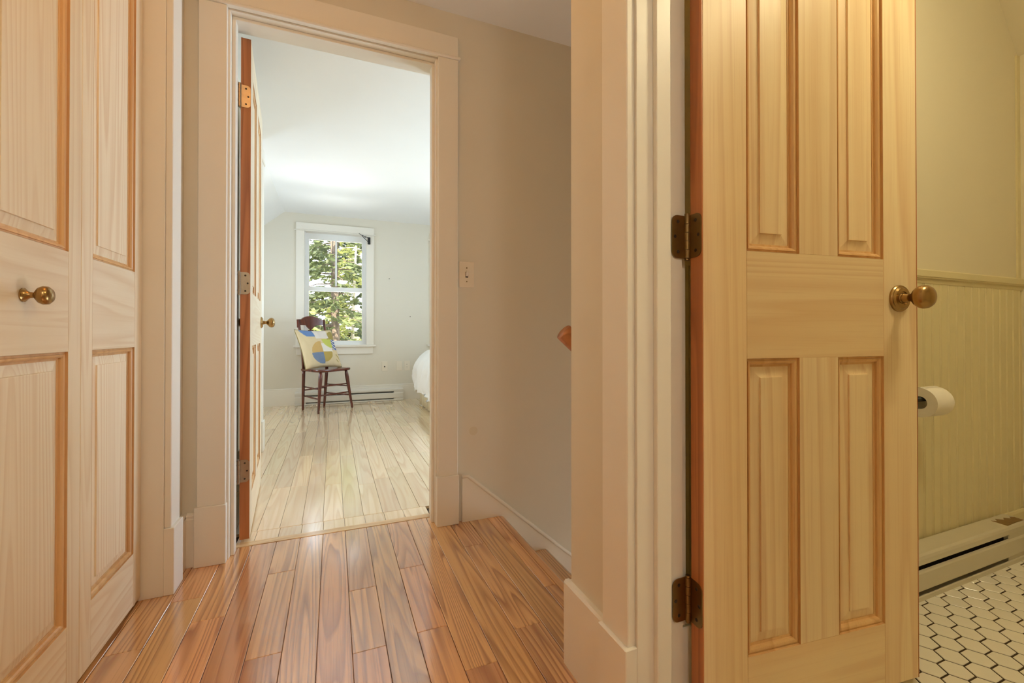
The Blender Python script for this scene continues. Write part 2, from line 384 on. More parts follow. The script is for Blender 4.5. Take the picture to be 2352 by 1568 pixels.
# ------------------------------------------------------------------ door casings and jambs
def cap_profile(t, h, r=0.006):
    """baseboard section: depth t, height h with an eased top front edge"""
    return [(0, 0), (t, 0), (t, h-0.02), (t-0.002, h-0.018), (t-0.002, h-0.012), (t, h-0.009), (t-0.0015, h-0.003), (t-r, h), (0, h)]
def casing_set(root, axis, face, out, a0, a1, zc, w=0.088, head=True, z0=0.0, foot=True, sides=(0, 1)):
    """casing on a wall face. axis: 'x' if the opening runs along x; face = wall plane, out = +-1 sign towards the viewer; a0,a1 = casing inner edges"""
    def bx(name, a, d, z, bev=0.002):
        d2 = sorted((face + out*d[0], face + out*d[1]))
        if axis == 'x': return box(name, a, d2, z, TRIM, root, bevel=bev)
        return box(name, d2, a, z, TRIM, root, bevel=bev)
    for k in sides:
        e = (a0-w, a0) if k == 0 else (a1, a1+w)
        zb = z0 + (0.212 if foot else 0)
        bx('casing', e, (0, 0.019), (zb, zc))
        if foot: bx('plinth_block', (e[0]-0.006, e[1]+0.003), (0, 0.028), (z0, z0+0.213), 0.0015)
    if head:
        bx('fillet', (a0-w-0.011, a1+w+0.011), (0, 0.029), (zc, zc+0.012), 0.004)
        bx('head_casing', (a0-w+0.0, a1+w-0.0), (0, 0.022), (zc+0.012, zc+0.100))
# bedroom doorway
t1 = thing('trim_1', (0.03, YW0, 0), 'white casing with plinth blocks around the bedroom doorway, facing the landing', 'door casing', kind=S)
casing_set(t1, 'x', YW0, -1, JB0-0.007, JB1+0.007, 2.041)
for n, (xa, xb) in enumerate(((-0.375, JB0), (JB1, 0.431))): box('jamb', (xa, xb), (YW0, YW1), (0, JBZ), TRIM, t1, bevel=0.001)
box('head_jamb', (-0.375, 0.431), (YW0, YW1), (JBZ, 2.054), TRIM, t1)
ST0, ST1 = 1.925, 1.965
box('door_stop', (JB0, JB0+0.012), (ST0, ST1), (0, JBZ-0.012), TRIM, t1, bevel=0.0015)
box('door_stop', (JB1-0.012, JB1), (ST0, ST1), (0, JBZ-0.012), TRIM, t1, bevel=0.0015)
box('head_stop', (JB0, JB1), (ST0, ST1), (JBZ-0.012, JBZ), TRIM, t1, bevel=0.0015)
t1b = thing('trim_2', (0.03, YW1, 0), 'white casing on the bedroom side of the bedroom doorway', 'door casing', kind=S)
casing_set(t1b, 'x', YW1, 1, JB0-0.007, JB1+0.007, 2.041)
# bathroom doorway (opening runs along y)
t3 = thing('trim_3', (XR0, 0.4, 0), 'white door frame with stop and casing on the hinge side of the bathroom door', 'door casing', kind=S)
casing_set(t3, 'y', XR0, -1, JR0-0.006, JR1+0.006, 2.041)
for xa, xb in ((JR0-0.018, JR0), (JR1, JR1+0.018)): box('jamb', (XR0, XR1), (xa, xb), (0.004, JBZ), TRIM, t3, bevel=0.001)
box('head_jamb', (XR0, XR1), (JR0-0.018, JR1+0.018), (JBZ, 2.054), TRIM, t3)
SX0, SX1 = 0.598, 0.634
box('door_stop', (SX0, SX1), (JR1-0.012, JR1), (0.004, JBZ-0.012), TRIM, t3, bevel=0.0015)
box('door_stop', (SX0, SX1), (JR0, JR0+0.012), (0.004, JBZ-0.012), TRIM, t3, bevel=0.0015)
box('head_stop', (SX0, SX1), (JR0, JR1), (JBZ-0.012, JBZ), TRIM, t3)
t4 = thing('trim_4', (XR1, 0.4, 0), 'white casing with plinth block on the bathroom side, seen through the hinge gap', 'door casing', kind=S)
casing_set(t4, 'y', XR1, 1, JR0-0.010, JR1+0.010, 2.041, z0=0.006)
# closet opening
CD0, CD1 = 0.280, 1.708
t5 = thing('trim_5', (XL, 1.0, 0), 'white casing with plinth block around the pine closet doors', 'door casing', kind=S)
casing_set(t5, 'y', XL, 1, CD0-0.006, CD1+0.006, 2.041, w=0.084)
for xa, xb in ((CD0-0.018, CD0), (CD1, CD1+0.018)): box('jamb', (-0.614, XL), (xa, xb), (0, JBZ), TRIM, t5, bevel=0.001)
box('head_jamb', (-0.614, XL), (CD0-0.018, CD1+0.018), (JBZ, 2.054), TRIM, t5)
# casing on the bedroom's side wall behind the open door
t6 = thing('trim_6', (-0.485, 3.2, 0), 'white casing with plinth block at the end of the bedroom side wall', 'door casing', kind=S)
casing_set(t6, 'y', -0.485, 1, 2.78, 3.51, 2.041)

# ------------------------------------------------------------------ baseboards
obj('baseboard_left', add_prism(BM(), cap_profile(0.015, 0.19), lambda p, t: (XL+p[0], YW0 if t else 1.804, p[1])), TRIM, kind=S, label='short white baseboard between the closet casing and the corner', cat='baseboard')
obj('baseboard_corner', add_prism(BM(), cap_profile(0.015, 0.19), lambda p, t: (-0.459 if t else XL+0.015, YW0-p[0], p[1])), TRIM, kind=S, label='sliver of white baseboard between the corner and the doorway plinth', cat='baseboard')
# wall end between stair and bathroom: wraps the corner
bb = thing('baseboard_right', (XR0, 0.9, 0), 'white baseboard wrapping the wall end at the stair head', 'baseboard', kind=S)
obj('board', add_prism(BM(), [(0, 0), (0.015, 0), (0.015, 0.204), (0.011, 0.21), (0, 0.21)], lambda p, t: (XR0-p[0], YS1+0.013 if t else 0.811, p[1])), TRIM, bb)
box('board', (XR0, 0.69), (YS1, YS1+0.013), (0, 0.208), TRIM, bb, bevel=0.002)
# stair skirt along the far wall
sk = thing('baseboard_stair', (0.6, YW0, 0), 'white stair skirt board with beaded top descending along the cream wall', 'baseboard', kind=S)
SL = 0.858
def zl(x): return 0.203 - SL*(x-0.557)
tk = 0.018
obj('board', prism_y([(0.529, 0.0), (0.529, 0.195), (0.557, 0.195), (3.4, zl(3.4)-0.008), (3.4, zl(3.4)-0.42), (0.9, -0.42), (0.70, -0.25), (0.70, 0.0)], YW0-tk, YW0), TRIM, sk)
bm = BM(); add_tube(bm, [(0.529, YW0-tk+0.004, 0.199), (0.556, YW0-tk+0.004, 0.199), (3.4, YW0-tk+0.004, zl(3.4)-0.004)], 0.0085, 8)
obj('bead', bm, TRIM, sk, smooth=True)
for nm, lab, xa, xb in (('baseboard_bedroom_far', 'white baseboard under the bedroom window, left of the heater', -1.62, 3.0),):
    obj(nm, add_prism(BM(), cap_profile(0.016, 0.195), lambda p, t: (xb if t else xa, YF-p[0], p[1])), TRIM, kind=S, label='white baseboard along the gable wall of the bedroom', cat='baseboard')

# ------------------------------------------------------------------ stairs
stt = thing('staircase', (1.6, 1.43, -2.5), 'oak staircase going down beside the cream wall', 'stairs')
rise, run = 0.192, 0.225
for k in range(1, 12):
    x0 = 0.70 + (k-1)*run; z = -rise*k
    box('riser', (x0-0.015, x0), (YS1+0.002, YW0-tk-0.001), (z, z+rise-0.03), TRIM, stt)
    b = prism_y([(x0, z-0.028), (x0, z), (x0+run+0.012, z), (x0+run+0.022, z-0.005), (x0+run+0.024, z-0.014), (x0+run+0.02, z-0.024), (x0+run+0.010, z-0.028)], YS1+0.003, YW0-tk-0.001)
    obj('tread', b, OAK, stt)
box('floor_downstairs', (0.6, 3.7), (YS1, YW0), (-2.75, -2.5), OAK, kind=S, label='oak floor at the foot of the stairs', cat='floor')
# handrail on the near side of the stair
hr = thing('handrail', (0.9, YS1+0.05, 0.5), 'round wooden handrail on the stair wall, its cut end showing', 'handrail')
bm = BM(); add_tube(bm, [(0.565 + 0.02*i*0, YS1+0.052, 0.838)] + [(0.565+d, YS1+0.052, 0.838-SL*d) for d in (0.3, 0.9, 1.6, 2.3)], 0.0235, 20)
obj('rail', bm, RAILWOOD, hr, smooth=40)
for d in (0.35, 1.2):
    bm = BM(); add_tube(bm, [(0.565+d, YS1, 0.838-SL*d-0.075), (0.565+d, YS1+0.04, 0.838-SL*d-0.07), (0.565+d, YS1+0.052, 0.838-SL*d-0.024)], 0.006, 8)
    add_lathe(bm, [(0, 0), (0.025, 0), (0.025, 0.005), (0, 0.006)], 16, axis_mat((0.565+d, YS1, 0.838-SL*d-0.075), (0, 1, 0)))
    obj('bracket', bm, BRASS_D, hr, smooth=40)

# ------------------------------------------------------------------ doors
def ring_panel(x0, x1, z0, z1, steps, T):
    """steps [(inset, depth from face)] outer to inner; both faces of a slab of thickness T (front face y=0 towards -y)"""
    bm = BM()
    for sgn in (0, 1):
        rings = []
        for ins, dep in steps:
            y = dep if sgn == 0 else T-dep
            rings.append([bm.verts.new(c) for c in ((x0+ins, y, z0+ins), (x1-ins, y, z0+ins), (x1-ins, y, z1-ins), (x0+ins, y, z1-ins))])
        for a, b in zip(rings, rings[1:]):
            for i in range(4): bm.faces.new((a[i], a[(i+1) % 4], b[(i+1) % 4], b[i]))
        yield_cap = rings[-1]
        bm.faces.new(yield_cap)
    bmesh.ops.recalc_face_normals(bm, faces=bm.faces)
    return bm
def ring_mould(x0, x1, z0, z1, steps, T):
    bm = BM()
    allr = []
    for sgn in (0, 1):
        rings = []
        for ins, dep in steps:
            y = dep if sgn == 0 else T-dep
            rings.append([bm.verts.new(c) for c in ((x0+ins, y, z0+ins), (x1-ins, y, z0+ins), (x1-ins, y, z1-ins), (x0+ins, y, z1-ins))])
        for a, b in zip(rings, rings[1:]):
            for i in range(4): bm.faces.new((a[i], a[(i+1) % 4], b[(i+1) % 4], b[i]))
        allr.append(rings)
    bmesh.ops.recalc_face_normals(bm, faces=bm.faces)
    return bm
def make_door(root, W, H0, H1, T, stile, mull, rails, V, Hh, mould, edge=None):
    """local frame: x from hinge, y 0 (front, faces -y) .. T, z up. rails = (bottom top, lock bottom, lock top, top bottom)"""
    z1, z2, z3, z4 = rails; b = 0.0012
    e = 0.0022 if edge else 0.0
    box('stile', (e, stile), (0, T), (H0, H1), V, root, bevel=b)
    box('stile', (W-stile, W-e), (0, T), (H0, H1), V, root, bevel=b)
    if edge:
        box('edge_strip', (0, e), (0.0003, T-0.0003), (H0, H1), edge, root, label='orange fir edge of the door')
        box('edge_strip', (W-e, W), (0.0003, T-0.0003), (H0, H1), edge, root, label='orange fir edge of the door')
    for za, zb in ((H0, z1), (z2, z3), (z4, H1)): box('rail', (stile, W-stile), (0.0002, T-0.0002), (za, zb), Hh, root, bevel=b*0.5)
    cols = [(stile, W-stile)] if not mull else [(stile, W/2-mull/2), (W/2+mull/2, W-stile)]
    if mull:
        for za, zb in ((z1, z2), (z3, z4)): box('mullion', (W/2-mull/2, W/2+mull/2), (0.0002, T-0.0002), (za, zb), V, root, bevel=b*0.5)
    for xa, xb in cols:
        for za, zb in ((z1, z2), (z3, z4)):
            obj('moulding', ring_mould(xa, xb, za, zb, [(0, 0), (0.0006, 0.0048), (0.0050, 0.0052), (0.0056, 0.0030), (0.0095, 0.0042), (0.0125, 0.0072), (0.0132, 0.0112), (0.0180, 0.0118), (0.0184, 0.0140)], T), mould, root)
            obj('panel', ring_panel(xa, xb, za, zb, [(0.016, 0.0130), (0.0185, 0.0128), (0.0400, 0.0092), (0.0405, 0.0060), (0.043, 0.0058)], T), V, root)
def knob_set(root, x, y, z, ny, mat, scale=1.0, rose=0.031):
    s = scale
    M = axis_mat((x, y, z), (0, ny, 0))
    bm = add_lathe(BM(), [(0, 0), (rose*s, 0), (rose*s, 0.004*s), (rose*s*0.94, 0.0065*s), (rose*s*0.86, 0.0065*s), (rose*s*0.74, 0.010*s), (rose*s*0.52, 0.0105*s), (rose*s*0.50, 0.0085*s), (rose*s*0.40, 0.0085*s), (rose*s*0.36, 0.011*s), (0, 0.011*s)], 40, M)
    k = obj('rosette', bm, mat, root, smooth=35, label='round brass rosette')
    bm = add_lathe(BM(), [(0, 0.008*s), (0.011*s, 0.008*s), (0.0105*s, 0.014*s), (0.0085*s, 0.020*s), (0.0085*s, 0.026*s), (0.0125*s, 0.031*s), (0.020*s, 0.037*s), (0.0245*s, 0.043*s), (0.0265*s, 0.050*s), (0.0255*s, 0.057*s), (0.021*s, 0.063*s), (0.013*s, 0.067*s), (0, 0.0685*s)], 40, M)
    obj('knob', bm, mat, root, smooth=50, label='round brass door knob')
def rounded_leaf(w, h, t, r=0.014, n=5):
    """leaf outline in (a, z): straight at a=0, rounded at a=w"""
    pts = [(0, -h/2), (w-r, -h/2)]
    for i in range(1, n+1):
        a = -math.pi/2 + i*math.pi/2/n; pts.append((w-r+r*math.cos(a), -h/2+r+r*math.sin(a)))
    for i in range(0, n+1):
        a = i*math.pi/2/n; pts.append((w-r+r*math.cos(a), h/2-r+r*math.sin(a)))
    pts.append((0, h/2))
    return pts
def hinge(root, mat, z, pin, leaf_door, leaf_jamb):
    """pin (x,y) in the door frame; leaf_* = (origin2d, dir2d, normal2d)"""
    bm = BM()
    H = 0.089
    for k in range(5):
        za = z - H/2 + k*H/5
        add_lathe(bm, [(0, za+0.0004), (0.0064, za+0.0004), (0.0064, za+H/5-0.0004), (0, za+H/5-0.0004)], 14, Matrix.Translation((pin[0], pin[1], 0)))
    for za, zb in ((z-H/2-0.004, z-H/2), (z+H/2, z+H/2+0.004)):
        add_lathe(bm, [(0, za), (0.005, za), (0.005, zb), (0, zb)], 12, Matrix.Translation((pin[0], pin[1], 0)))
    for (o, d, nrm) in (leaf_door, leaf_jamb):
        pts = rounded_leaf(0.034, H, 0.002)
        add_prism(bm, pts, lambda p, t: (o[0]+d[0]*p[0]+nrm[0]*0.0014*t, o[1]+d[1]*p[0]+nrm[1]*0.0014*t, z+p[1]))
    h = obj('hinge', bm, mat, root, smooth=40, label='metal butt hinge with rounded leaves')
    for (o, d, nrm) in (leaf_door, leaf_jamb):
        for a, dz in ((0.018, 0.031), (0.026, 0.0), (0.018, -0.031)):
            c = (o[0]+d[0]*a, o[1]+d[1]*a, z+dz)
            b2 = add_lathe(BM(), [(0.0036, 0.0009), (0.0036, 0.0019), (0.002, 0.0022), (0, 0.0020)], 12, axis_mat(c, (nrm[0], nrm[1], 0)))
            obj('screw', b2, DARKHOLE, h)
def rot2(v, a): return (v[0]*math.cos(a)-v[1]*math.sin(a), v[0]*math.sin(a)+v[1]*math.cos(a))
# --- bathroom door: pin at jamb's bathroom edge, leaf heading 96.4 deg
T = 0.035
def place_door(name, pin, heading, mirror, label, W, H0, H1, Vm, Hm, hm, jamb_leaf, knobz, rails):
    """mirror False: seen face looks to the right-hand side of travel (bathroom door); True: to the left... front face is y=0 side in local frame"""
    a = math.pi/2 - R(heading)               # local +x -> heading
    root = thing(name, (pin[0], pin[1], 0), label, 'door', rotz=a, local=True, kind=S)
    inner = []
    before = set(bpy.data.objects)
    # body built with x from 0.005, front face at y=-(0.004+T) or, mirrored, +(0.004+T)
    make_door(root, W, H0, H1, T, 0.11, 0.11, rails, Vm, Hm, MOULD_SHADED, EDGE)
    knob_set(root, W-0.062, 0, knobz, -1, BRASS)
    knob_set(root, W-0.062, T, knobz, 1, BRASS)
    new = [o for o in bpy.data.objects if o not in before and o.parent == root]
    dy = -(0.004+T) if not mirror else 0.004
    for o in new: o.location += Vector((0.005, dy, 0))
    # hinges: jamb leaf direction given in world, turn into the local frame
    sgn = -1 if not mirror else 1
    jd = rot2(jamb_leaf[0], -a); jn = rot2(jamb_leaf[1], -a)
    for z in (0.285, 1.035, 1.785):
        hinge(root, hm, z, (0, 0), ((0.0045, sgn*0.004), (0, sgn), (-1, 0)), ((jd[0]*0.004+jn[0]*-0.0035, jd[1]*0.004+jn[1]*-0.0035), jd, jn))
    return root
place_door('door_1', (0.682, 0.7055), 96.4, False, 'pale fir four-panel door with brass knob standing open into the bathroom', 0.606, 0.022, 2.03, FIRP_V, FIRP_H, BRASS_D,
           ((-1, 0), (0, -1)), 0.916, (0.168, 0.782, 1.006, 1.905))
# --- bedroom door: swings into the bedroom, hinged on the left jamb; front (seen) face looks to +x
# local x along heading -4.6 deg, seen face on the right of travel = -y local
place_door('door_2', (-0.349, 2.020), -4.6, False, 'pale four-panel bedroom door standing open, seen almost edge-on', 0.760, 0.012, 2.020, PINE_V, PINE_H, NICKEL,
           ((0, -1), (1, 0)), 0.893, (0.168, 0.782, 1.006, 1.905))
# --- closet bifold leaves (plane x = -0.556, facing +x); local x runs along +y world
for k in range(4):
    y0 = CD0 + 0.002 + k*0.3565
    lab = ['pine bifold closet leaf hung at the closet\'s other jamb', 'pine bifold closet leaf, second from the closet\'s other jamb', 'two-panel pine bifold closet leaf carrying a brass knob', 'two-panel pine bifold closet leaf hung beside the white casing, without a knob'][k]
    root = thing('door_%d' % (3+k), (-0.556, y0, 0), lab, 'closet door', rotz=math.pi/2, local=True, kind=S)
    make_door(root, 0.3545, 0.014, 2.026, 0.030, 0.053, 0, (0.172, 0.793, 1.020, 1.93), PINE_V, PINE_H, MOULD_SHADED)
    if k in (1, 2):
        # small round knob on the lock rail
        x = 0.145 if k == 2 else 0.21
        M = axis_mat((x, 0, 0.909), (0, -1, 0))
        b = add_lathe(BM(), [(0, 0), (0.0135, 0), (0.0135, 0.002), (0.0105, 0.004), (0.006, 0.010), (0.0055, 0.016), (0.009, 0.019), (0.0155, 0.024), (0.0182, 0.030), (0.0175, 0.037), (0.0125, 0.042), (0, 0.044)], 36, M)
        obj('knob', b, BRASS, root, smooth=50, label='small round brass knob')
    if k == 3:
        b = BM(); add_box(b, (0.325, 0.340), (0.008, 0.02), (0.001, 0.014)); obj('pivot', b, PLASTIC, root)

# ------------------------------------------------------------------ bathroom: beadboard, rails, heater, paper
wb = thing('trim_7', (1.6, YS0, 0), 'cream beadboard wainscot under a chair rail on the bathroom wall', 'wainscot', kind=S)
BEAD = paint('beadboard_paint', srgb(222, 210, 168), 0.45, 0.02, 60.0)
nb = 0; x = XR1 + 0.012; pitch = 0.0515
bmb = BM()
prof = [(0, 0), (0, -0.0040), (0.002, -0.0085), (pitch-0.0125, -0.0085), (pitch-0.0105, -0.0042), (pitch-0.0095, -0.0080), (pitch-0.0072, -0.0098), (pitch-0.0048, -0.0080), (pitch-0.0038, -0.0042), (pitch-0.0018, -0.0085), (pitch-0.0006, -0.0050), (pitch-0.0006, 0)]
first = None
while x + pitch < 2.56:
    if first is None:
        first = obj('beadboard_plank', add_prism(BM(), prof, lambda p, t: (x+p[0], YS0+p[1], 1.03 if t else 0.10)), BEAD, wb)
    else:
        c = first.copy(); COL.objects.link(c); c.location = first.location + Vector((x-(XR1+0.012), 0, 0))
    x += pitch
obj('chair_rail', prism_x([(YS0, 1.022), (YS0-0.018, 1.022), (YS0-0.018, 1.026), (YS0-0.021, 1.028), (YS0-0.021, 1.048), (YS0-0.018, 1.052), (YS0, 1.052)], XR1+0.1, 2.56), BEAD, wb)
obj('cove', prism_x([(YS0, 1.004), (YS0-0.010, 1.006), (YS0-0.013, 1.016), (YS0-0.013, 1.022), (YS0, 1.022)], XR1+0.1, 2.56), BEAD, wb)
obj('base_cap', prism_x([(YS0, 0.006), (YS0-0.016, 0.006), (YS0-0.016, 0.128), (YS0-0.012, 0.136), (YS0-0.009, 0.138), (YS0, 0.138)], XR1+0.1, 2.56), BEAD, wb)
box('corner_strip', (2.535, 2.56), (YS0-0.006, YS0), (0.14, 1.95), BEAD, wb)

def heater(name, x0, x1, yb, depth, h, z0, cap, label, worn=False, mat=HEATW):
    yf = yb - depth
    root = thing(name, ((x0+x1)/2, yb, z0), label, 'heater')
    box('back_plate', (x0, x1), (yb-0.004, yb), (z0, z0+h), mat, root)
    obj('top_hood', prism_x([(yb-0.004, z0+h-0.003), (yb-0.004, z0+h), (yf+0.010, z0+h), (yf+0.003, z0+h-0.004), (yf, z0+h-0.012), (yf, z0+h-0.028*h/0.135), (yf+0.0015, z0+h-0.028*h/0.135), (yf+0.0025, z0+h-0.012), (yf+0.012, z0+h-0.003)], x0, x1), mat, root)
    f = h/0.135
    obj('front_panel', prism_x([(yf, z0+0.028*f), (yf-0.0015, z0+0.032*f), (yf-0.0015, z0+0.082*f), (yf+0.001, z0+0.087*f), (yf+0.006, z0+0.089*f), (yf+0.006, z0+0.0875*f), (yf+0.001, z0+0.084*f), (yf+0.001, z0+0.028*f)], x0+0.0, x1), mat, root)
    obj('bottom_strip', prism_x([(yb-0.004, z0), (yf-0.003, z0), (yf-0.003, z0+0.013*f), (yf, z0+0.015*f), (yf+0.004, z0+0.013*f), (yf+0.004, z0+0.004), (yb-0.004, z0+0.004)], x0, x1), mat, root)
    for xa, xb in ((x0, x0+cap), (x1-cap, x1)):
        box('end_cap', (xa, xb), (yf+0.003, yb-0.004), (z0+0.002, z0+h-0.004), mat, root, bevel=0.002)
    b = BM(); xx = x0+cap+0.004
    add_tube(b, [(x0+cap, (yb+yf)/2, z0+0.06*f), (x1-cap, (yb+yf)/2, z0+0.06*f)], 0.008, 8)
    while xx < x1-cap:
        add_box(b, (xx, xx+0.0008), (yf+0.014, yb-0.010), (z0+0.035*f, z0+0.092*f)); xx += 0.012
    obj('fins', b, HEATD, root)
    return root
ht = heater('baseboard_heater', 0.95, 2.372, YS0-0.016, 0.066, 0.136, 0.0095, 0.135, 'white electric baseboard heater on the tiled bathroom floor under the beadboard', mat=plain('heater_enamel_bath', srgb(206, 198, 178), 0.3, 0.03))
b = BM()
rr = random.Random(2)
pts = [(2.236, YS0-0.076), (2.30, YS0-0.074), (2.362, YS0-0.074), (2.366, YS0-0.048), (2.352, YS0-0.040), (2.335, YS0-0.050), (2.318, YS0-0.036), (2.296, YS0-0.046), (2.275, YS0-0.030), (2.255, YS0-0.042), (2.240, YS0-0.032)]
add_prism(b, pts, lambda p, t: (p[0], p[1], 0.1456+0.0006*t)); obj('worn_patch', b, plain('worn_brown', srgb(128, 100, 58), 0.7, 0.3, 90), ht, label='worn brown patch on the heater top')
# toilet paper
tp = thing('toilet_paper_holder', (1.83, YS0, 0.59), 'dark bracket and spindle of the paper holder on the beadboard', 'paper holder')
TPX0, TPX1, TPY, TPZ, TPR = 1.698, 1.792, YS0-0.072, 0.628, 0.046
for xx in (TPX0-0.018, TPX1+0.012):
    pass
b = BM(); add_tube(b, [(TPX0-0.014, YS0-0.009, TPZ), (TPX0-0.014, TPY, TPZ)], 0.008, 10); add_lathe(b, [(0, 0), (0.02, 0), (0.02, 0.006), (0, 0.007)], 20, axis_mat((TPX0-0.014, YS0-0.0085, TPZ), (0, -1, 0))); obj('post', b, BLACK, tp, smooth=40)
b = BM(); add_tube(b, [(TPX0-0.016, TPY, TPZ), (TPX1-0.004, TPY, TPZ)], 0.0075, 12); obj('spindle', b, BLACK, tp, smooth=40)
b = BM()
ro, ri, n = TPR, 0.020, 40
for xx0, xx1 in ((TPX0, TPX1),):
    rings = []
    for r, xx in ((ri, xx0), (ro, xx0), (ro, xx1), (ri, xx1)):
        rings.append([b.verts.new((xx, TPY+r*math.cos(2*math.pi*i/n), TPZ-0.010+r*math.sin(2*math.pi*i/n))) for i in range(n)])
    for q in range(4):
        A, B2 = rings[q], rings[(q+1) % 4]
        for i in range(n): b.faces.new((A[i], A[(i+1) % n], B2[(i+1) % n], B2[i]))
bmesh.ops.recalc_face_normals(b, faces=b.faces)
roll = thing('toilet_paper_roll', (1.765, TPY, TPZ-0.056), 'white toilet paper roll hanging on the beadboard wall', 'paper roll')
obj('roll', b, PAPER, roll, smooth=40)
b = BM(); sh = []
for i in range(16):
    a = R(100 - i*9); rr_ = ro + 0.0015 + (0.006*max(0, (i-10)/5)**2)
    sh.append((TPY - rr_*math.cos(a)*-1, TPZ-0.010 + rr_*math.sin(a)))
for i, (yy, zz) in enumerate(sh): pass
va = [b.verts.new((TPX0+0.002, yy, zz)) for yy, zz in sh]; vb = [b.verts.new((TPX1-0.001, yy, zz)) for yy, zz in sh]
for i in range(len(sh)-1): b.faces.new((va[i], va[i+1], vb[i+1], vb[i]))
obj('loose_sheet', b, PAPER, roll, smooth=True)

# ------------------------------------------------------------------ light switch on the stair wall
sw = thing('light_switch', (0.552, YW0, 1.04), 'ivory toggle light switch beside the bedroom door casing', 'light switch')
box('cover_plate', (0.517, 0.587), (YW0-0.0055, YW0), (1.040, 1.155), PLASTIC, sw, bevel=0.0025, seg=2)
b = BM(); add_prism(b, [(YW0-0.005, 1.088), (YW0-0.019, 1.106), (YW0-0.021, 1.114), (YW0-0.017, 1.115), (YW0-0.005, 1.107)], lambda p, t: (0.5565 if t else 0.5475, p[0], p[1])); obj('toggle', b, PLASTIC, sw)
box('toggle_slot', (0.546, 0.558), (YW0-0.0062, YW0-0.005), (1.084, 1.110), DARKHOLE, sw)
for zz in (1.066, 1.127): obj('screw', add_lathe(BM(), [(0.003, 0), (0.003, 0.0012), (0, 0.0014)], 12, axis_mat((0.552, YW0-0.0055, zz), (0, -1, 0))), BRASS_D, sw)

# ------------------------------------------------------------------ bedroom windows
def window(name, cx, label):
    root = thing(name, (cx, YF, 0.58), label, 'window', kind=S)
    hw = 0.345; zs, zt = 0.694, 2.035
    for k in (-1, 1):
        box('casing', tuple(sorted((cx+k*hw, cx+k*(hw+0.088)))), (YF-0.019, YF), (zs, zt), TRIM, root, bevel=0.002)
        box('jamb', tuple(sorted((cx+k*hw, cx+k*(hw+0.012)))), (YF, YF+0.2), (zs-0.012, zt+0.012), TRIM, root)
        box('track', tuple(sorted((cx+k*hw, cx+k*(hw-0.012)))), (YF+0.045, YF+0.14), (zs, zt), SCREENW, root)
    box('fillet', (cx-hw-0.108, cx+hw+0.108), (YF-0.030, YF), (zt, zt+0.012), TRIM, root, bevel=0.004)
    box('head_casing', (cx-hw-0.088, cx+hw+0.088), (YF-0.022, YF), (zt+0.012, zt+0.095), TRIM, root, bevel=0.002)
    box('head_jamb', (cx-hw, cx+hw), (YF, YF+0.2), (zt, zt+0.012), TRIM, root)
    box('stool', (cx-hw-0.112, cx+hw+0.112), (YF-0.045, YF+0.05), (zs-0.026, zs), TRIM, root, bevel=0.005, seg=2)
    box('apron', (cx-hw-0.080, cx+hw+0.080), (YF-0.018, YF), (0.582, zs-0.026), TRIM, root, bevel=0.003)
    box('sill', (cx-hw, cx+hw), (YF+0.05, YF+0.23), (zs-0.02, zs), TRIM, root)
    def sash(nm, ya, yb, za, zb, st, br, tr, munt):
        s = boxes(nm, [((cx-hw+0.012, cx-hw+0.012+st), (ya, yb), (za, zb)), ((cx+hw-0.012-st, cx+hw-0.012), (ya, yb), (za, zb)),
                       ((cx-hw+0.012+st, cx+hw-0.012-st), (ya, yb), (za, za+br)), ((cx-hw+0.012+st, cx+hw-0.012-st), (ya, yb), (zb-tr, zb))], SCREENW, root)
        xa, xb = cx-hw+0.012+st, cx+hw-0.012-st
        ym = (ya+yb)/2
        if munt:
            box('muntin', (cx-0.010, cx+0.010), (ya+0.004, yb-0.004), (za+br, zb-tr), SCREENW, s)
            box('pane', (xa, cx-0.010), (ym-0.002, ym+0.002), (za+br, zb-tr), GLASS, s); box('pane', (cx+0.010, xb), (ym-0.002, ym+0.002), (za+br, zb-tr), GLASS, s)
        else: box('pane', (xa, xb), (ym-0.002, ym+0.002), (za+br, zb-tr), GLASS, s)
    sash('lower_sash', YF+0.055, YF+0.088, zs, 1.392, 0.034, 0.048, 0.052, False)
    sash('upper_sash', YF+0.092, YF+0.125, 1.342, zt, 0.034, 0.05, 0.072, True)
    b = BM(); add_box(b, (cx-0.022, cx+0.022), (YF+0.058, YF+0.086), (1.392, 1.398)); add_tube(b, [(cx-0.012, YF+0.07, 1.4), (cx+0.025, YF+0.07, 1.403)], 0.004, 8)
    obj('sash_lock', b, NICKEL, root)
    return root
window('window_1', WIN[0][0], 'double-hung bedroom window behind the chair, trees outside')
window('window_2', WIN[1][0], 'double-hung bedroom window beyond the bed, mostly hidden by the door frame')
for nm, x0, yc, hwid, z0, z1, lab in (('assumed_window_3', 3.0, 3.3, 0.7, 0.75, 1.55, 'wide low window assumed over the head of the bed, out of view'), ('assumed_window_4', -1.62, 4.7, 0.55, 0.6, 1.36, 'low window assumed in the side wall of the bedroom, out of view')):  # unseen windows, assumed and added behind the two bedroom area lights
    r_ = thing(nm, (x0, yc, z0), lab, 'window', kind=S); sg = 1 if x0 > 0 else -1
    for ya, yb, za, zb in ((yc-hwid, yc-hwid+0.05, z0, z1), (yc+hwid-0.05, yc+hwid, z0, z1), (yc-hwid+0.05, yc+hwid-0.05, z0, z0+0.05), (yc-hwid+0.05, yc+hwid-0.05, z1-0.05, z1)):
        box('frame', tuple(sorted((x0+0.02*sg, x0+0.1*sg))), (ya, yb), (za, zb), SCREENW, r_)
    box('pane', tuple(sorted((x0+0.055*sg, x0+0.06*sg))), (yc-hwid+0.05, yc+hwid-0.05), (z0+0.05, z1-0.05), GLASS, r_)

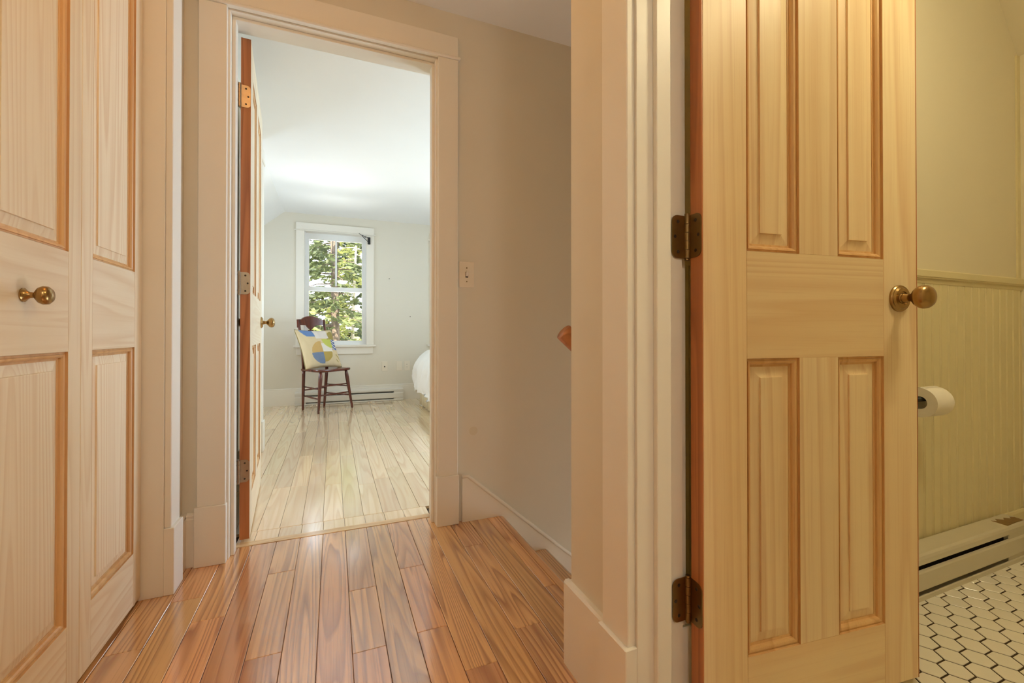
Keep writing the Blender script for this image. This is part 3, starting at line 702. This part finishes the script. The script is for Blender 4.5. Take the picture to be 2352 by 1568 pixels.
for nm, along, lo, hi, pl, z0, z1, lab in (('assumed_window_5', 'y', 1.0, 1.86, 3.68, -1.7, -0.3, 'window assumed at the foot of the stairwell, framing an added area light'),):  # unseen window, assumed from the stair light and added around its area light
    r_ = thing(nm, ((lo+hi)/2, pl, z0) if along == 'x' else (pl, (lo+hi)/2, z0), lab, 'window', kind=S)
    for a0, a1, za, zb in ((lo, lo+0.03, z0, z1), (hi-0.03, hi, z0, z1), (lo+0.03, hi-0.03, z0, z0+0.03), (lo+0.03, hi-0.03, z1-0.03, z1)):
        d_ = (pl-0.02, pl+0.02)
        box('frame', (a0, a1) if along == 'x' else d_, d_ if along == 'x' else (a0, a1), (za, zb), SCREENW, r_)
    d_ = (pl-0.003, pl+0.003); a_ = (lo+0.03, hi-0.03)
    box('pane', a_ if along == 'x' else d_, d_ if along == 'x' else a_, (z0+0.03, z1-0.03), GLASS, r_)

# curtain bracket on the window casing
cb = thing('curtain_bracket', (0.405, YF-0.02, 1.93), 'black iron curtain bracket on the upper window casing', 'bracket')
box('plate', (0.388, 0.418), (YF-0.036, YF-0.0195), (1.925, 2.012), BLACK, cb, bevel=0.004)
b = BM(); add_tube(b, [(0.39, YF-0.04, 2.004), (0.36, YF-0.045, 2.012), (0.31, YF-0.05, 2.030), (0.282, YF-0.05, 2.048)], [0.004, 0.004, 0.0035, 0.003], 8)
add_tube(b, [(0.39, YF-0.04, 1.955), (0.355, YF-0.045, 1.985), (0.318, YF-0.05, 2.022)], 0.0035, 8); add_tube(b, [(0.365, YF-0.044, 2.010), (0.345, YF-0.046, 1.994)], 0.003, 6)
obj('arm', b, BLACK, cb, smooth=True)
for px_, pz_ in ((0.647, 1.518), (0.906, 1.046)):
    obj('nail', add_lathe(BM(), [(0.0055, 0), (0.0055, 0.003), (0, 0.004)], 10, axis_mat((px_, YF, pz_), (0, -1, 0))), DARKHOLE,
        label='tiny dark nail in the bedroom wall, ' + ('beside the window casing' if px_ < 0.8 else 'above the two white wall plates near the bed'), cat='nail', group='nails in the gable wall')

# wall plates
def plate(name, x0, x1, z0, z1, label, cat):
    r_ = thing(name, ((x0+x1)/2, YF, z0), label, cat); box('cover_plate', (x0, x1), (YF-0.006, YF), (z0, z1), PLASTIC, r_, bevel=0.002); return r_
p1 = plate('cable_jack_plate', 0.556, 0.628, 0.362, 0.482, 'white wall plate with one dark jack in its centre', 'wall plate')
obj('jack', add_lathe(BM(), [(0.0085, 0), (0.0085, 0.006), (0.004, 0.006), (0, 0.002)], 14, axis_mat((0.592, YF-0.006, 0.418), (0, -1, 0))), DARKHOLE, p1)
p2 = plate('blank_wall_plate', 0.733, 0.806, 0.364, 0.484, 'plain white wall plate between the jack plate and the socket', 'wall plate')
for zz in (0.384, 0.464): obj('screw', add_lathe(BM(), [(0.003, 0), (0.003, 0.001), (0, 0.0012)], 10, axis_mat((0.7695, YF-0.006, zz), (0, -1, 0))), PLASTIC, p2)
p3 = plate('power_outlet', 0.830, 0.902, 0.364, 0.484, 'white rectangular power socket on the wall near the duvet', 'outlet')
sk3 = box('socket_face', (0.849, 0.883), (YF-0.0085, YF-0.006), (0.390, 0.458), PLASTIC, p3, bevel=0.001)
for zz in (0.408, 0.440):
    for dx in (-0.006, 0.006): box('slot', (0.866+dx-0.001, 0.866+dx+0.001), (YF-0.0092, YF-0.0084), (zz-0.005, zz+0.005), DARKHOLE, sk3)

heater('baseboard_heater', -0.41, 0.81, YF-0.016, 0.058, 0.146, 0.002, 0.115, 'long white electric baseboard heater under the bedroom window')

# framed picture behind the open door, seen through the hinge gap
pc = thing('framed_picture', (-0.485, 2.35, 1.3), 'framed picture with a dark band on the bedroom side wall', 'picture')
box('frame', (-0.485, -0.468), (2.10, 2.62), (1.30, 1.69), plain('frame_pale', srgb(196, 190, 150), 0.5), pc, bevel=0.002)
box('mount', (-0.468, -0.4665), (2.115, 2.605), (1.315, 1.675), plain('picture_paper', srgb(236, 236, 230), 0.8), pc)
box('dark_band', (-0.4665, -0.466), (2.115, 2.605), (1.585, 1.66), plain('picture_green', srgb(44, 62, 52), 0.6), pc)

# ------------------------------------------------------------------ chair
ch = thing('side_chair', (-0.0875, 5.2375, 0), 'dark mahogany side chair with turned legs under the bedroom window', 'chair', rotz=R(220.1), local=True)
SZ = 0.452
def seat_outline(s=1.0):
    pts = []
    for i in range(9): a = i/8; pts.append((0.205*s*math.cos(math.pi*a), 0.168*s+0.035*math.sin(math.pi*a)*s))
    pts += [(-0.212*s, 0.10*s), (-0.185*s, -0.05*s), (-0.168*s, -0.17*s)]
    for i in range(1, 6): a = i/6; pts.append((-0.168*s+0.336*s*a, -0.17*s-0.015*math.sin(math.pi*a)))
    pts += [(0.168*s, -0.17*s), (0.185*s, -0.05*s), (0.212*s, 0.10*s)]
    return pts
b = BM(); lay = []
for s, z in ((0.93, SZ-0.030), (0.985, SZ-0.024), (1.0, SZ-0.012), (0.985, SZ-0.002), (0.94, SZ), (0.6, SZ-0.008), (0.25, SZ-0.010)):
    lay.append([b.verts.new((x, y, z)) for x, y in seat_outline(s)])
for A, B2 in zip(lay, lay[1:]):
    for i in range(len(A)): b.faces.new((A[i], A[(i+1) % len(A)], B2[(i+1) % len(A)], B2[i]))
b.faces.new(lay[-1]); b.faces.new(list(reversed(lay[0]))); bmesh.ops.recalc_face_normals(b, faces=b.faces)
obj('seat', b, CHERRY, ch, smooth=45)
def lerp(a, c, t): return tuple(a[i]+(c[i]-a[i])*t for i in range(3))
FT = {}
for sx in (-1, 1):
    top, foot = (sx*0.165, 0.14, SZ-0.026), (sx*0.222, 0.178, 0)
    ts = [0, 0.05, 0.10, 0.18, 0.28, 0.45, 0.7, 0.93, 1.0]
    obj('leg', add_tube(BM(), [lerp(top, foot, t) for t in ts], [0.013, 0.016, 0.0195, 0.021, 0.0195, 0.017, 0.0145, 0.0115, 0.011], 12), CHERRY, ch, smooth=True)
    FT[('f', sx)] = (top, foot)
    foot, mid = (sx*0.138, -0.178, 0), (sx*0.150, -0.150, SZ-0.02)
    obj('leg', add_tube(BM(), [lerp(foot, mid, t) for t in (0, 0.1, 0.5, 0.9, 1)], [0.0125, 0.0135, 0.0165, 0.0175, 0.0165], 12), CHERRY, ch, smooth=True)
    FT[('b', sx)] = (mid, foot)
    pts = [(sx*0.150, -0.150, SZ-0.03), (sx*0.153, -0.162, 0.60), (sx*0.160, -0.190, 0.80), (sx*0.165, -0.220, 0.985)]
    obj('back_post', add_tube(BM(), pts, [0.017, 0.0155, 0.0145, 0.0135], 10), CHERRY, ch, smooth=True)
def at(key, z):
    a, f_ = FT[key]; t = (a[2]-z)/(a[2]-f_[2]); return lerp(a, f_, t)
def stretch(k1, z1, k2, z2, r=0.0085):
    a, c = at(k1, z1), at(k2, z2)
    obj('stretcher', add_tube(BM(), [lerp(a, c, t) for t in (0, 0.25, 0.5, 0.75, 1)], [r*0.75, r*0.9, r*1.15, r*0.9, r*0.75], 10), CHERRY, ch, smooth=True)
stretch(('f', -1), 0.275, ('f', 1), 0.275); stretch(('f', -1), 0.18, ('f', 1), 0.18)
for sx in (-1, 1): stretch(('f', sx), 0.245, ('b', sx), 0.255); stretch(('f', sx), 0.145, ('b', sx), 0.155)
stretch(('b', -1), 0.215, ('b', 1), 0.215)
# crest rail: shaped board
top_pts, bot_pts = [], []
for i in range(25):
    u = -1 + 2*i/24; x = 0.178*u
    au = abs(u)
    t_ = 0.985 + (0.034*math.cos(au/0.62*math.pi/2)**0.6 if au < 0.62 else 0.0) + (0.008 if au < 0.62 else 0.004*math.cos((au-0.62)/0.38*math.pi/2))
    bo = 0.925 if au < 0.82 else 0.925 - (au-0.82)/0.18*0.03
    if au < 0.33: bo = 0.925 - 0.055*(1-(au/0.33))**0.8
    yy = -0.222 + 0.022*(1-u*u)*-1
    top_pts.append((x, yy, t_)); bot_pts.append((x, yy+0.006, bo))
b = BM(); L = []
for off in (-0.010, 0.010):
    L.append(([b.verts.new((x, y+off, z)) for x, y, z in top_pts], [b.verts.new((x, y+off, z)) for x, y, z in bot_pts]))
(tA, bA), (tB, bB) = L
for i in range(24):
    b.faces.new((tA[i], tA[i+1], bA[i+1], bA[i])); b.faces.new((tB[i+1], tB[i], bB[i], bB[i+1]))
    b.faces.new((tA[i+1], tA[i], tB[i], tB[i+1])); b.faces.new((bA[i], bA[i+1], bB[i+1], bB[i]))
b.faces.new((tA[0], bA[0], bB[0], tB[0])); b.faces.new((tA[-1], tB[-1], bB[-1], bA[-1]))
bmesh.ops.recalc_face_normals(b, faces=b.faces)
obj('crest_rail', b, CHERRY, ch, smooth=40)
sp = [(-0.030, 0.872), (-0.048, 0.80), (-0.055, 0.74), (-0.040, 0.68), (-0.030, 0.64), (0.030, 0.64), (0.040, 0.68), (0.055, 0.74), (0.048, 0.80), (0.030, 0.872)]
obj('splat', add_prism(BM(), sp, lambda p, t: (p[0], -0.178 - (p[1]-0.64)*0.24 + (0.006 if t else -0.006), p[1])), CHERRY, ch)
obj('back_rail', add_tube(BM(), [(-0.153, -0.165, 0.63), (0, -0.185, 0.63), (0.153, -0.165, 0.63)], 0.012, 10), CHERRY, ch, smooth=True)

# ------------------------------------------------------------------ patchwork cushion leaning on the chair back
def sb(r, g, b_): return srgb(r, g, b_)
CREAM, BLUE, PINK, OLIVE, LIME, NAVY, TAN, SLATE, MUST, WHITE = sb(224, 202, 160), sb(92, 132, 190), sb(232, 222, 214), sb(160, 142, 62), sb(196, 200, 84), sb(66, 96, 156), sb(206, 166, 96), sb(104, 126, 160), sb(178, 150, 64), sb(236, 230, 220)
def patch(u, v):
    """u to the viewer's right, v up, both 0..1"""
    q = lambda cx_, cy_, r_: (u-cx_)**2 + (v-cy_)**2 < r_*r_
    if u < 0.40 and v > 0.80 and q(0.40, 1.06, 0.34): return BLUE
    if 0.40 <= u < 0.78 and v > 0.74: return PINK
    if u >= 0.70 and 0.70 < v < 0.93 and q(0.98, 0.70, 0.26): return OLIVE
    if 0.54 < u < 0.82 and 0.46 < v <= 0.72 and q(0.82, 0.74, 0.28): return LIME
    if u >= 0.82 and 0.42 < v <= 0.70: return WHITE if math.sin(v*75 + 3*math.sin(u*22)) > 0.55 else NAVY
    if 0.20 < u < 0.50 and 0.36 < v < 0.66 and q(0.50, 0.36, 0.30): return TAN
    if 0.18 < u < 0.50 and 0.06 < v <= 0.36 and q(0.50, 0.36, 0.31): return SLATE
    if 0.50 <= u < 0.78 and 0.06 < v <= 0.37 and q(0.50, 0.37, 0.27): return MUST
    if u > 0.86 and 0.1 < v < 0.3 and math.sin(u*60+v*40) > 0.72: return OLIVE
    if 0.5 <= u < 0.80 and 0.36 < v < 0.6: return WHITE
    return CREAM
t = NT('patchwork_cotton'); t.set(Roughness=0.85)
at_ = t.n('Attribute', attribute_name='patch'); nz = t.n('TexNoise', i_Vector=t.coords((1, 1, 1)), i_Scale=30.0).outputs[0]
t.link(t.mix(t.math('MULTIPLY', nz, 0.18), at_.outputs[0], (0.62, 0.54, 0.40, 1)), 'Base Color')
PATCHM = t.m
N = 84; CW, CHh = 0.47, 0.46
b = BM(); fr_, bk = {}, {}
for i in range(N+1):
    for j in range(N+1):
        u, v = i/N, j/N
        e = max(0.0, (1-(2*u-1)**2)*(1-(2*v-1)**2))
        pin = 0.018*(1-math.sin(math.pi*v))*0 
        x = (u-0.5)*CW*(1-0.07*math.sin(math.pi*v)); z = (v-0.5)*CHh*(1-0.07*math.sin(math.pi*u))
        wr = 0.0035*mnoise.noise(Vector((u*9, v*5, 1.7)))*(1+2*(1-e)) + 0.004*math.sin(v*26+u*9)*(1-e)*max(0, 0.6-u)
        y = 0.062*(e**0.42)
        fr_[i, j] = b.verts.new((-x, y+wr*min(1, e*8), z))
        bk[i, j] = fr_[i, j] if i in (0, N) or j in (0, N) else b.verts.new((-x, -y*0.75, z))
lay_ = b.loops.layers.float_color.new('patch')
for i in range(N):
    for j in range(N):
        f1 = b.faces.new((fr_[i, j], fr_[i, j+1], fr_[i+1, j+1], fr_[i+1, j]))
        c_ = patch((i+0.5)/N, (j+0.5)/N)
        for lp in f1.loops: lp[lay_] = c_
        f2 = b.faces.new((bk[i, j], bk[i+1, j], bk[i+1, j+1], bk[i, j+1]))
        for lp in f2.loops: lp[lay_] = TAN
bmesh.ops.recalc_face_normals(b, faces=b.faces)
cu = thing('throw_cushion', (0, 0, 0), 'square patchwork cushion in blue, lime and mustard leaning on the chair', 'cushion', local=True)
cuo = obj('cover', b, PATCHM, cu, smooth=True, keep=True)
rim = [((-(u-0.5)*CW*(1-0.07*math.sin(math.pi*v))), 0, (v-0.5)*CHh*(1-0.07*math.sin(math.pi*u))) for u, v in
       [(k/20, 0) for k in range(20)] + [(1, k/20) for k in range(20)] + [(1-k/20, 1) for k in range(20)] + [(0, 1-k/20) for k in range(20)]]
obj('piping', add_tube(BM(), rim + rim[:1], 0.004, 6), plain('piping_olive', srgb(150, 132, 84), 0.8), cu, smooth=True, keep=True)
lean = R(24)
fwd = Vector((0.645, -0.765, 0))
cu.location = Vector((-0.2, 5.37, 0)) + fwd*0.075 + Vector((0, 0, 0.662))
cu.rotation_euler = (Matrix.Rotation(R(220.1), 4, 'Z') @ Matrix.Rotation(lean, 4, 'X')).to_euler()

# ------------------------------------------------------------------ bed
bd = thing('bed', (1.9, 4.45, 0), 'bed under a puffy white duvet, its foot end showing past the doorway', 'bed')
BX0, BX1, BY0, BY1 = 0.97, 2.95, 3.62, 5.14
FRAME = wood('bed_pine', srgb(224, 190, 138), srgb(180, 128, 78), 0, 8.0, 9.0, 0.05, 0.3)
box('frame', (BX0-0.01, BX1), (BY0-0.01, BY1+0.01), (0.17, 0.27), FRAME, bd, bevel=0.006)
for xx in (BX0+0.05, BX1-0.1):
    for yy in (BY0+0.05, BY1-0.1): box('leg', (xx, xx+0.06), (yy, yy+0.06), (0, 0.17), FRAME, bd)
box('mattress', (BX0, BX1), (BY0, BY1), (0.27, 0.52), MATTRESS, bd, bevel=0.05, seg=3)
b = BM(); NX, NY = 76, 76; grid = {}
top, r0, over = 0.585, 0.10, 0.48
for i in range(NX+1):
    for j in range(NY+1):
        sx = BX0 - over + (BX1-0.35 - (BX0-over))*i/NX
        sy = BY0 - over + (BY1-BY0+2*over)*j/NY
        dx = max(0, (BX0+0.06)-sx); dy = max(0, (BY0+0.06)-sy) + max(0, sy-(BY1-0.06)); sgy = -1 if sy < (BY0+BY1)/2 else 1
        cxp = max(sx, BX0+0.06); cyp = min(max(sy, BY0+0.06), BY1-0.06)
        d = math.hypot(dx, dy)
        n1 = mnoise.noise(Vector((sx*3.1, sy*3.1, 0.3))); n2 = mnoise.noise(Vector((sx*7, sy*7, 4.3)))
        z = top + 0.035*n1 + 0.012*n2 + 0.05*max(0, 1 - d/0.2)
        if d > 0:
            ux, uy = -dx/d, sgy*dy/d
            lim = min(d, over*1.02); rr2 = 0.17
            ang = min(lim/rr2, math.pi/2)
            hor = rr2*math.sin(ang); ver = rr2*(1-math.cos(ang)) + max(0, lim - rr2*math.pi/2)
            th = math.atan2(uy, ux)*0.4 + (cyp*1.0 if dx > dy else cxp)
            fold = 0.030*math.sin(th*19 + 2*n1)*min(1, ver/0.25) + 0.014*math.sin(th*43+3*n2)*min(1, ver/0.2)
            hor += fold + 0.02*n2 - 0.10*max(0, ver-0.24)
            ver *= 1 + 0.10*mnoise.noise(Vector((th*4, 0, 9)))
            grid[i, j] = b.verts.new((cxp + ux*hor, cyp + uy*hor, z - ver))
        else: grid[i, j] = b.verts.new((sx, sy, z))
for i in range(NX):
    for j in range(NY): b.faces.new((grid[i, j], grid[i+1, j], grid[i+1, j+1], grid[i, j+1]))
dv = obj('duvet', b, LINEN, bd, smooth=True)
sm = dv.modifiers.new('thick', 'SOLIDIFY'); sm.thickness = 0.02; sm.offset = -1
sk_pts = [(BX0+0.015, BY1-0.02), (BX0+0.015, BY0+0.02)]
bm = BM(); n_ = 90
va = [bm.verts.new((BX0-0.012+0.010*math.sin(i*0.9)+0.004*math.sin(i*2.3), BY0+(BY1-BY0)*i/n_, 0.30)) for i in range(n_+1)]
vb = [bm.verts.new((BX0-0.020+0.018*math.sin(i*0.9)+0.006*math.sin(i*2.3), BY0+(BY1-BY0)*i/n_, 0.012)) for i in range(n_+1)]
for i in range(n_): bm.faces.new((va[i], va[i+1], vb[i+1], vb[i]))
vs_ = obj('bed_skirt', bm, MATTRESS, bd, smooth=True, label='pale yellow bed skirt'); m_ = vs_.modifiers.new('thick', 'SOLIDIFY'); m_.thickness = 0.004

# ------------------------------------------------------------------ lamps
def ceiling_lamp(loc, spec, label, r=0.13):
    root = thing('ceiling_lamp', loc, label, 'lamp', local=True)
    obj('base', add_lathe(BM(), [(0, 0), (r*0.9, 0), (r*0.95, -0.012), (r*0.85, -0.022), (0, -0.022)], 32), BRASS, root, smooth=40)
    obj('glass_bowl', add_lathe(BM(), [(r*0.82, -0.022), (r, -0.03), (r*0.96, -0.055), (r*0.75, -0.082), (r*0.4, -0.100), (0, -0.106)], 32), emitter('lamp_glow', spec[0], spec[1]), root, smooth=True)
    obj('finial', add_lathe(BM(), [(0, -0.104), (0.008, -0.106), (0.010, -0.113), (0, -0.120)], 12), BRASS, root, smooth=True)
    return root
ceiling_lamp((-0.16, 0.98, HC), ASSUMED_HALL_LAMP, 'round frosted ceiling lamp assumed over the landing')
ceiling_lamp((0.22, -1.05, HC), BACK_FILL, 'round frosted ceiling lamp added behind the camera as fill light')
ceiling_lamp((1.36, 0.10, HC), ASSUMED_BATH_LAMP, 'round frosted ceiling lamp assumed over the bathroom')

# ------------------------------------------------------------------ outdoors
def ground_mat():
    t = NT('forest_ground'); v = t.coords((1, 1, 1), rand=False)
    nz = t.n('TexNoise', i_Vector=v, i_Scale=1.5, i_Detail=5.0).outputs[0]
    t.link(t.ramp(nz, [(0.35, srgb(96, 92, 52)), (0.55, srgb(140, 134, 74)), (0.7, srgb(170, 158, 110))]), 'Base Color'); t.set(Roughness=0.95)
    return t.m
b = BM(); G = {}
for i in range(31):
    for j in range(31):
        x, y = -30 + 2*i, 6.2 + 1.9*j
        G[i, j] = b.verts.new((x, y, -3.0 + 0.07*(y-6) + 0.25*mnoise.noise(Vector((x*0.2, y*0.2, 0)))))
for i in range(30):
    for j in range(30): b.faces.new((G[i, j], G[i+1, j], G[i+1, j+1], G[i, j+1]))
obj('ground', b, ground_mat(), smooth=True, kind=S, label='grassy forest ground outside the window', cat='ground')
def leaf_mat(name, c1, c2):
    t = NT(name); t.set(Roughness=0.6)
    v = t.coords((1, 1, 1)); nz = t.n('TexNoise', i_Vector=v, i_Scale=2.2, i_Detail=3.0).outputs[0]
    c = t.ramp(nz, [(0.3, c1), (0.7, c2)]); t.link(c, 'Base Color')
    tl = t.n('BsdfTranslucent'); t.t.links.new(c, tl.inputs[0])
    mx = t.n('MixShader', i_0=0.35, i_1=t.b.outputs[0], i_2=tl.outputs[0]); t.t.links.new(mx.outputs[0], t.t.nodes['Material Output'].inputs[0])
    return t.m
LEAFA = leaf_mat('spruce_needles', srgb(58, 70, 44), srgb(112, 122, 74))
LEAFB = leaf_mat('spring_leaves', srgb(118, 130, 66), srgb(188, 188, 116))
BARK = wood('bark_grey', srgb(120, 104, 88), srgb(58, 48, 40), 2, 6.0, 9.0, 0.3, 0.7, 0.9, 0.1, 0.3)
BARKP = wood('bark_pale', srgb(196, 186, 166), srgb(120, 108, 92), 2, 6.0, 7.0, 0.3, 0.5, 0.9, 0.1, 0.3)
def tree(name, x, y, h, tr, seed, leaf, bark, label, spread, first, dens, qs):
    rg = random.Random(seed); gz = -3.0 + 0.07*(y-6) - 0.3
    root = thing(name, (x, y, gz), label, 'tree', group='trees outside the bedroom window')
    lx, ly = rg.uniform(-0.3, 0.3), rg.uniform(-0.2, 0.2)
    pt = [(x + lx*t*t, y + ly*t*t, gz + h*t) for t in [k/8 for k in range(9)]]
    obj('trunk', add_tube(BM(), pt, [tr*(1-0.8*k/8) for k in range(9)], 12), bark, root, smooth=True)
    bb_, lf = BM(), BM()
    nb_ = int(h*dens)
    for k in range(nb_):
        t = first + (0.97-first)*(k+rg.random())/nb_
        p0 = Vector((x + lx*t*t, y + ly*t*t, gz + h*t)); a = rg.uniform(0, 6.283)
        ln = spread*(1-t)**0.6*rg.uniform(0.6, 1.15) + 0.25
        dirv = Vector((math.cos(a), math.sin(a), 0))
        pts = [p0 + dirv*(ln*s) + Vector((0, 0, ln*(0.10*s - 0.32*s*s))) for s in (0, 0.35, 0.7, 1.0)]
        add_tube(bb_, pts, [tr*0.16*(1-t)+0.012, 0.012, 0.008, 0.003], 5)
        m = int(ln*64)
        for q in range(m):
            s = rg.uniform(0.18, 1.05); side = rg.uniform(-1, 1)*0.34*ln*(1.1-s)
            perp = Vector((-dirv.y, dirv.x, 0))
            c = p0 + dirv*(ln*s) + perp*side + Vector((0, 0, ln*(0.10*s-0.32*s*s) - rg.uniform(0, 0.16)))
            u = (dirv*rg.uniform(0.3, 1) + perp*rg.uniform(-1, 1) + Vector((0, 0, rg.uniform(-0.6, 0.3)))).normalized()
            w = u.cross(Vector((rg.uniform(-1, 1), rg.uniform(-1, 1), rg.uniform(0.2, 1)))).normalized()
            sz = qs*rg.uniform(0.6, 1.4)
            lf.faces.new([lf.verts.new(c + u*sz), lf.verts.new(c + w*sz*0.42), lf.verts.new(c - u*sz), lf.verts.new(c - w*sz*0.42)])
    obj('branches', bb_, bark, root, smooth=True)
    obj('foliage', lf, leaf, root, kind='stuff')
    return root
tree('spruce_tree', 0.07, 11.2, 11.0, 0.13, 1, LEAFA, BARK, 'tall spruce whose dark trunk stands in the middle of the window', 1.45, 0.10, 7, 0.085)
tree('pale_tree', 0.52, 14.6, 9.0, 0.07, 2, LEAFB, BARKP, 'slim pale-barked tree behind the spruce trunk', 1.3, 0.22, 6, 0.09)
tree('leafy_tree', -0.95, 8.3, 8.0, 0.06, 3, LEAFB, BARK, 'yellow-green leafy tree with dark bark just outside the window', 1.05, 0.26, 8, 0.06)
tree('leafy_tree', 1.45, 8.3, 8.5, 0.07, 4, LEAFB, BARKP, 'yellow-green leafy tree with pale bark just outside the window', 1.05, 0.20, 8, 0.06)
for k, (x, y) in enumerate(((-4.6, 18.6), (0.1, 18.6), (4.7, 18.6), (-2.4, 23.6), (2.5, 23.6), (7.2, 23.6))):
    tree('spruce_tree', x, y, 12.0 + (k % 3), 0.15, 11+k, LEAFA, BARK, 'spruce in the row of trees closing the view far behind', 2.0, 0.08, 6, 0.15)
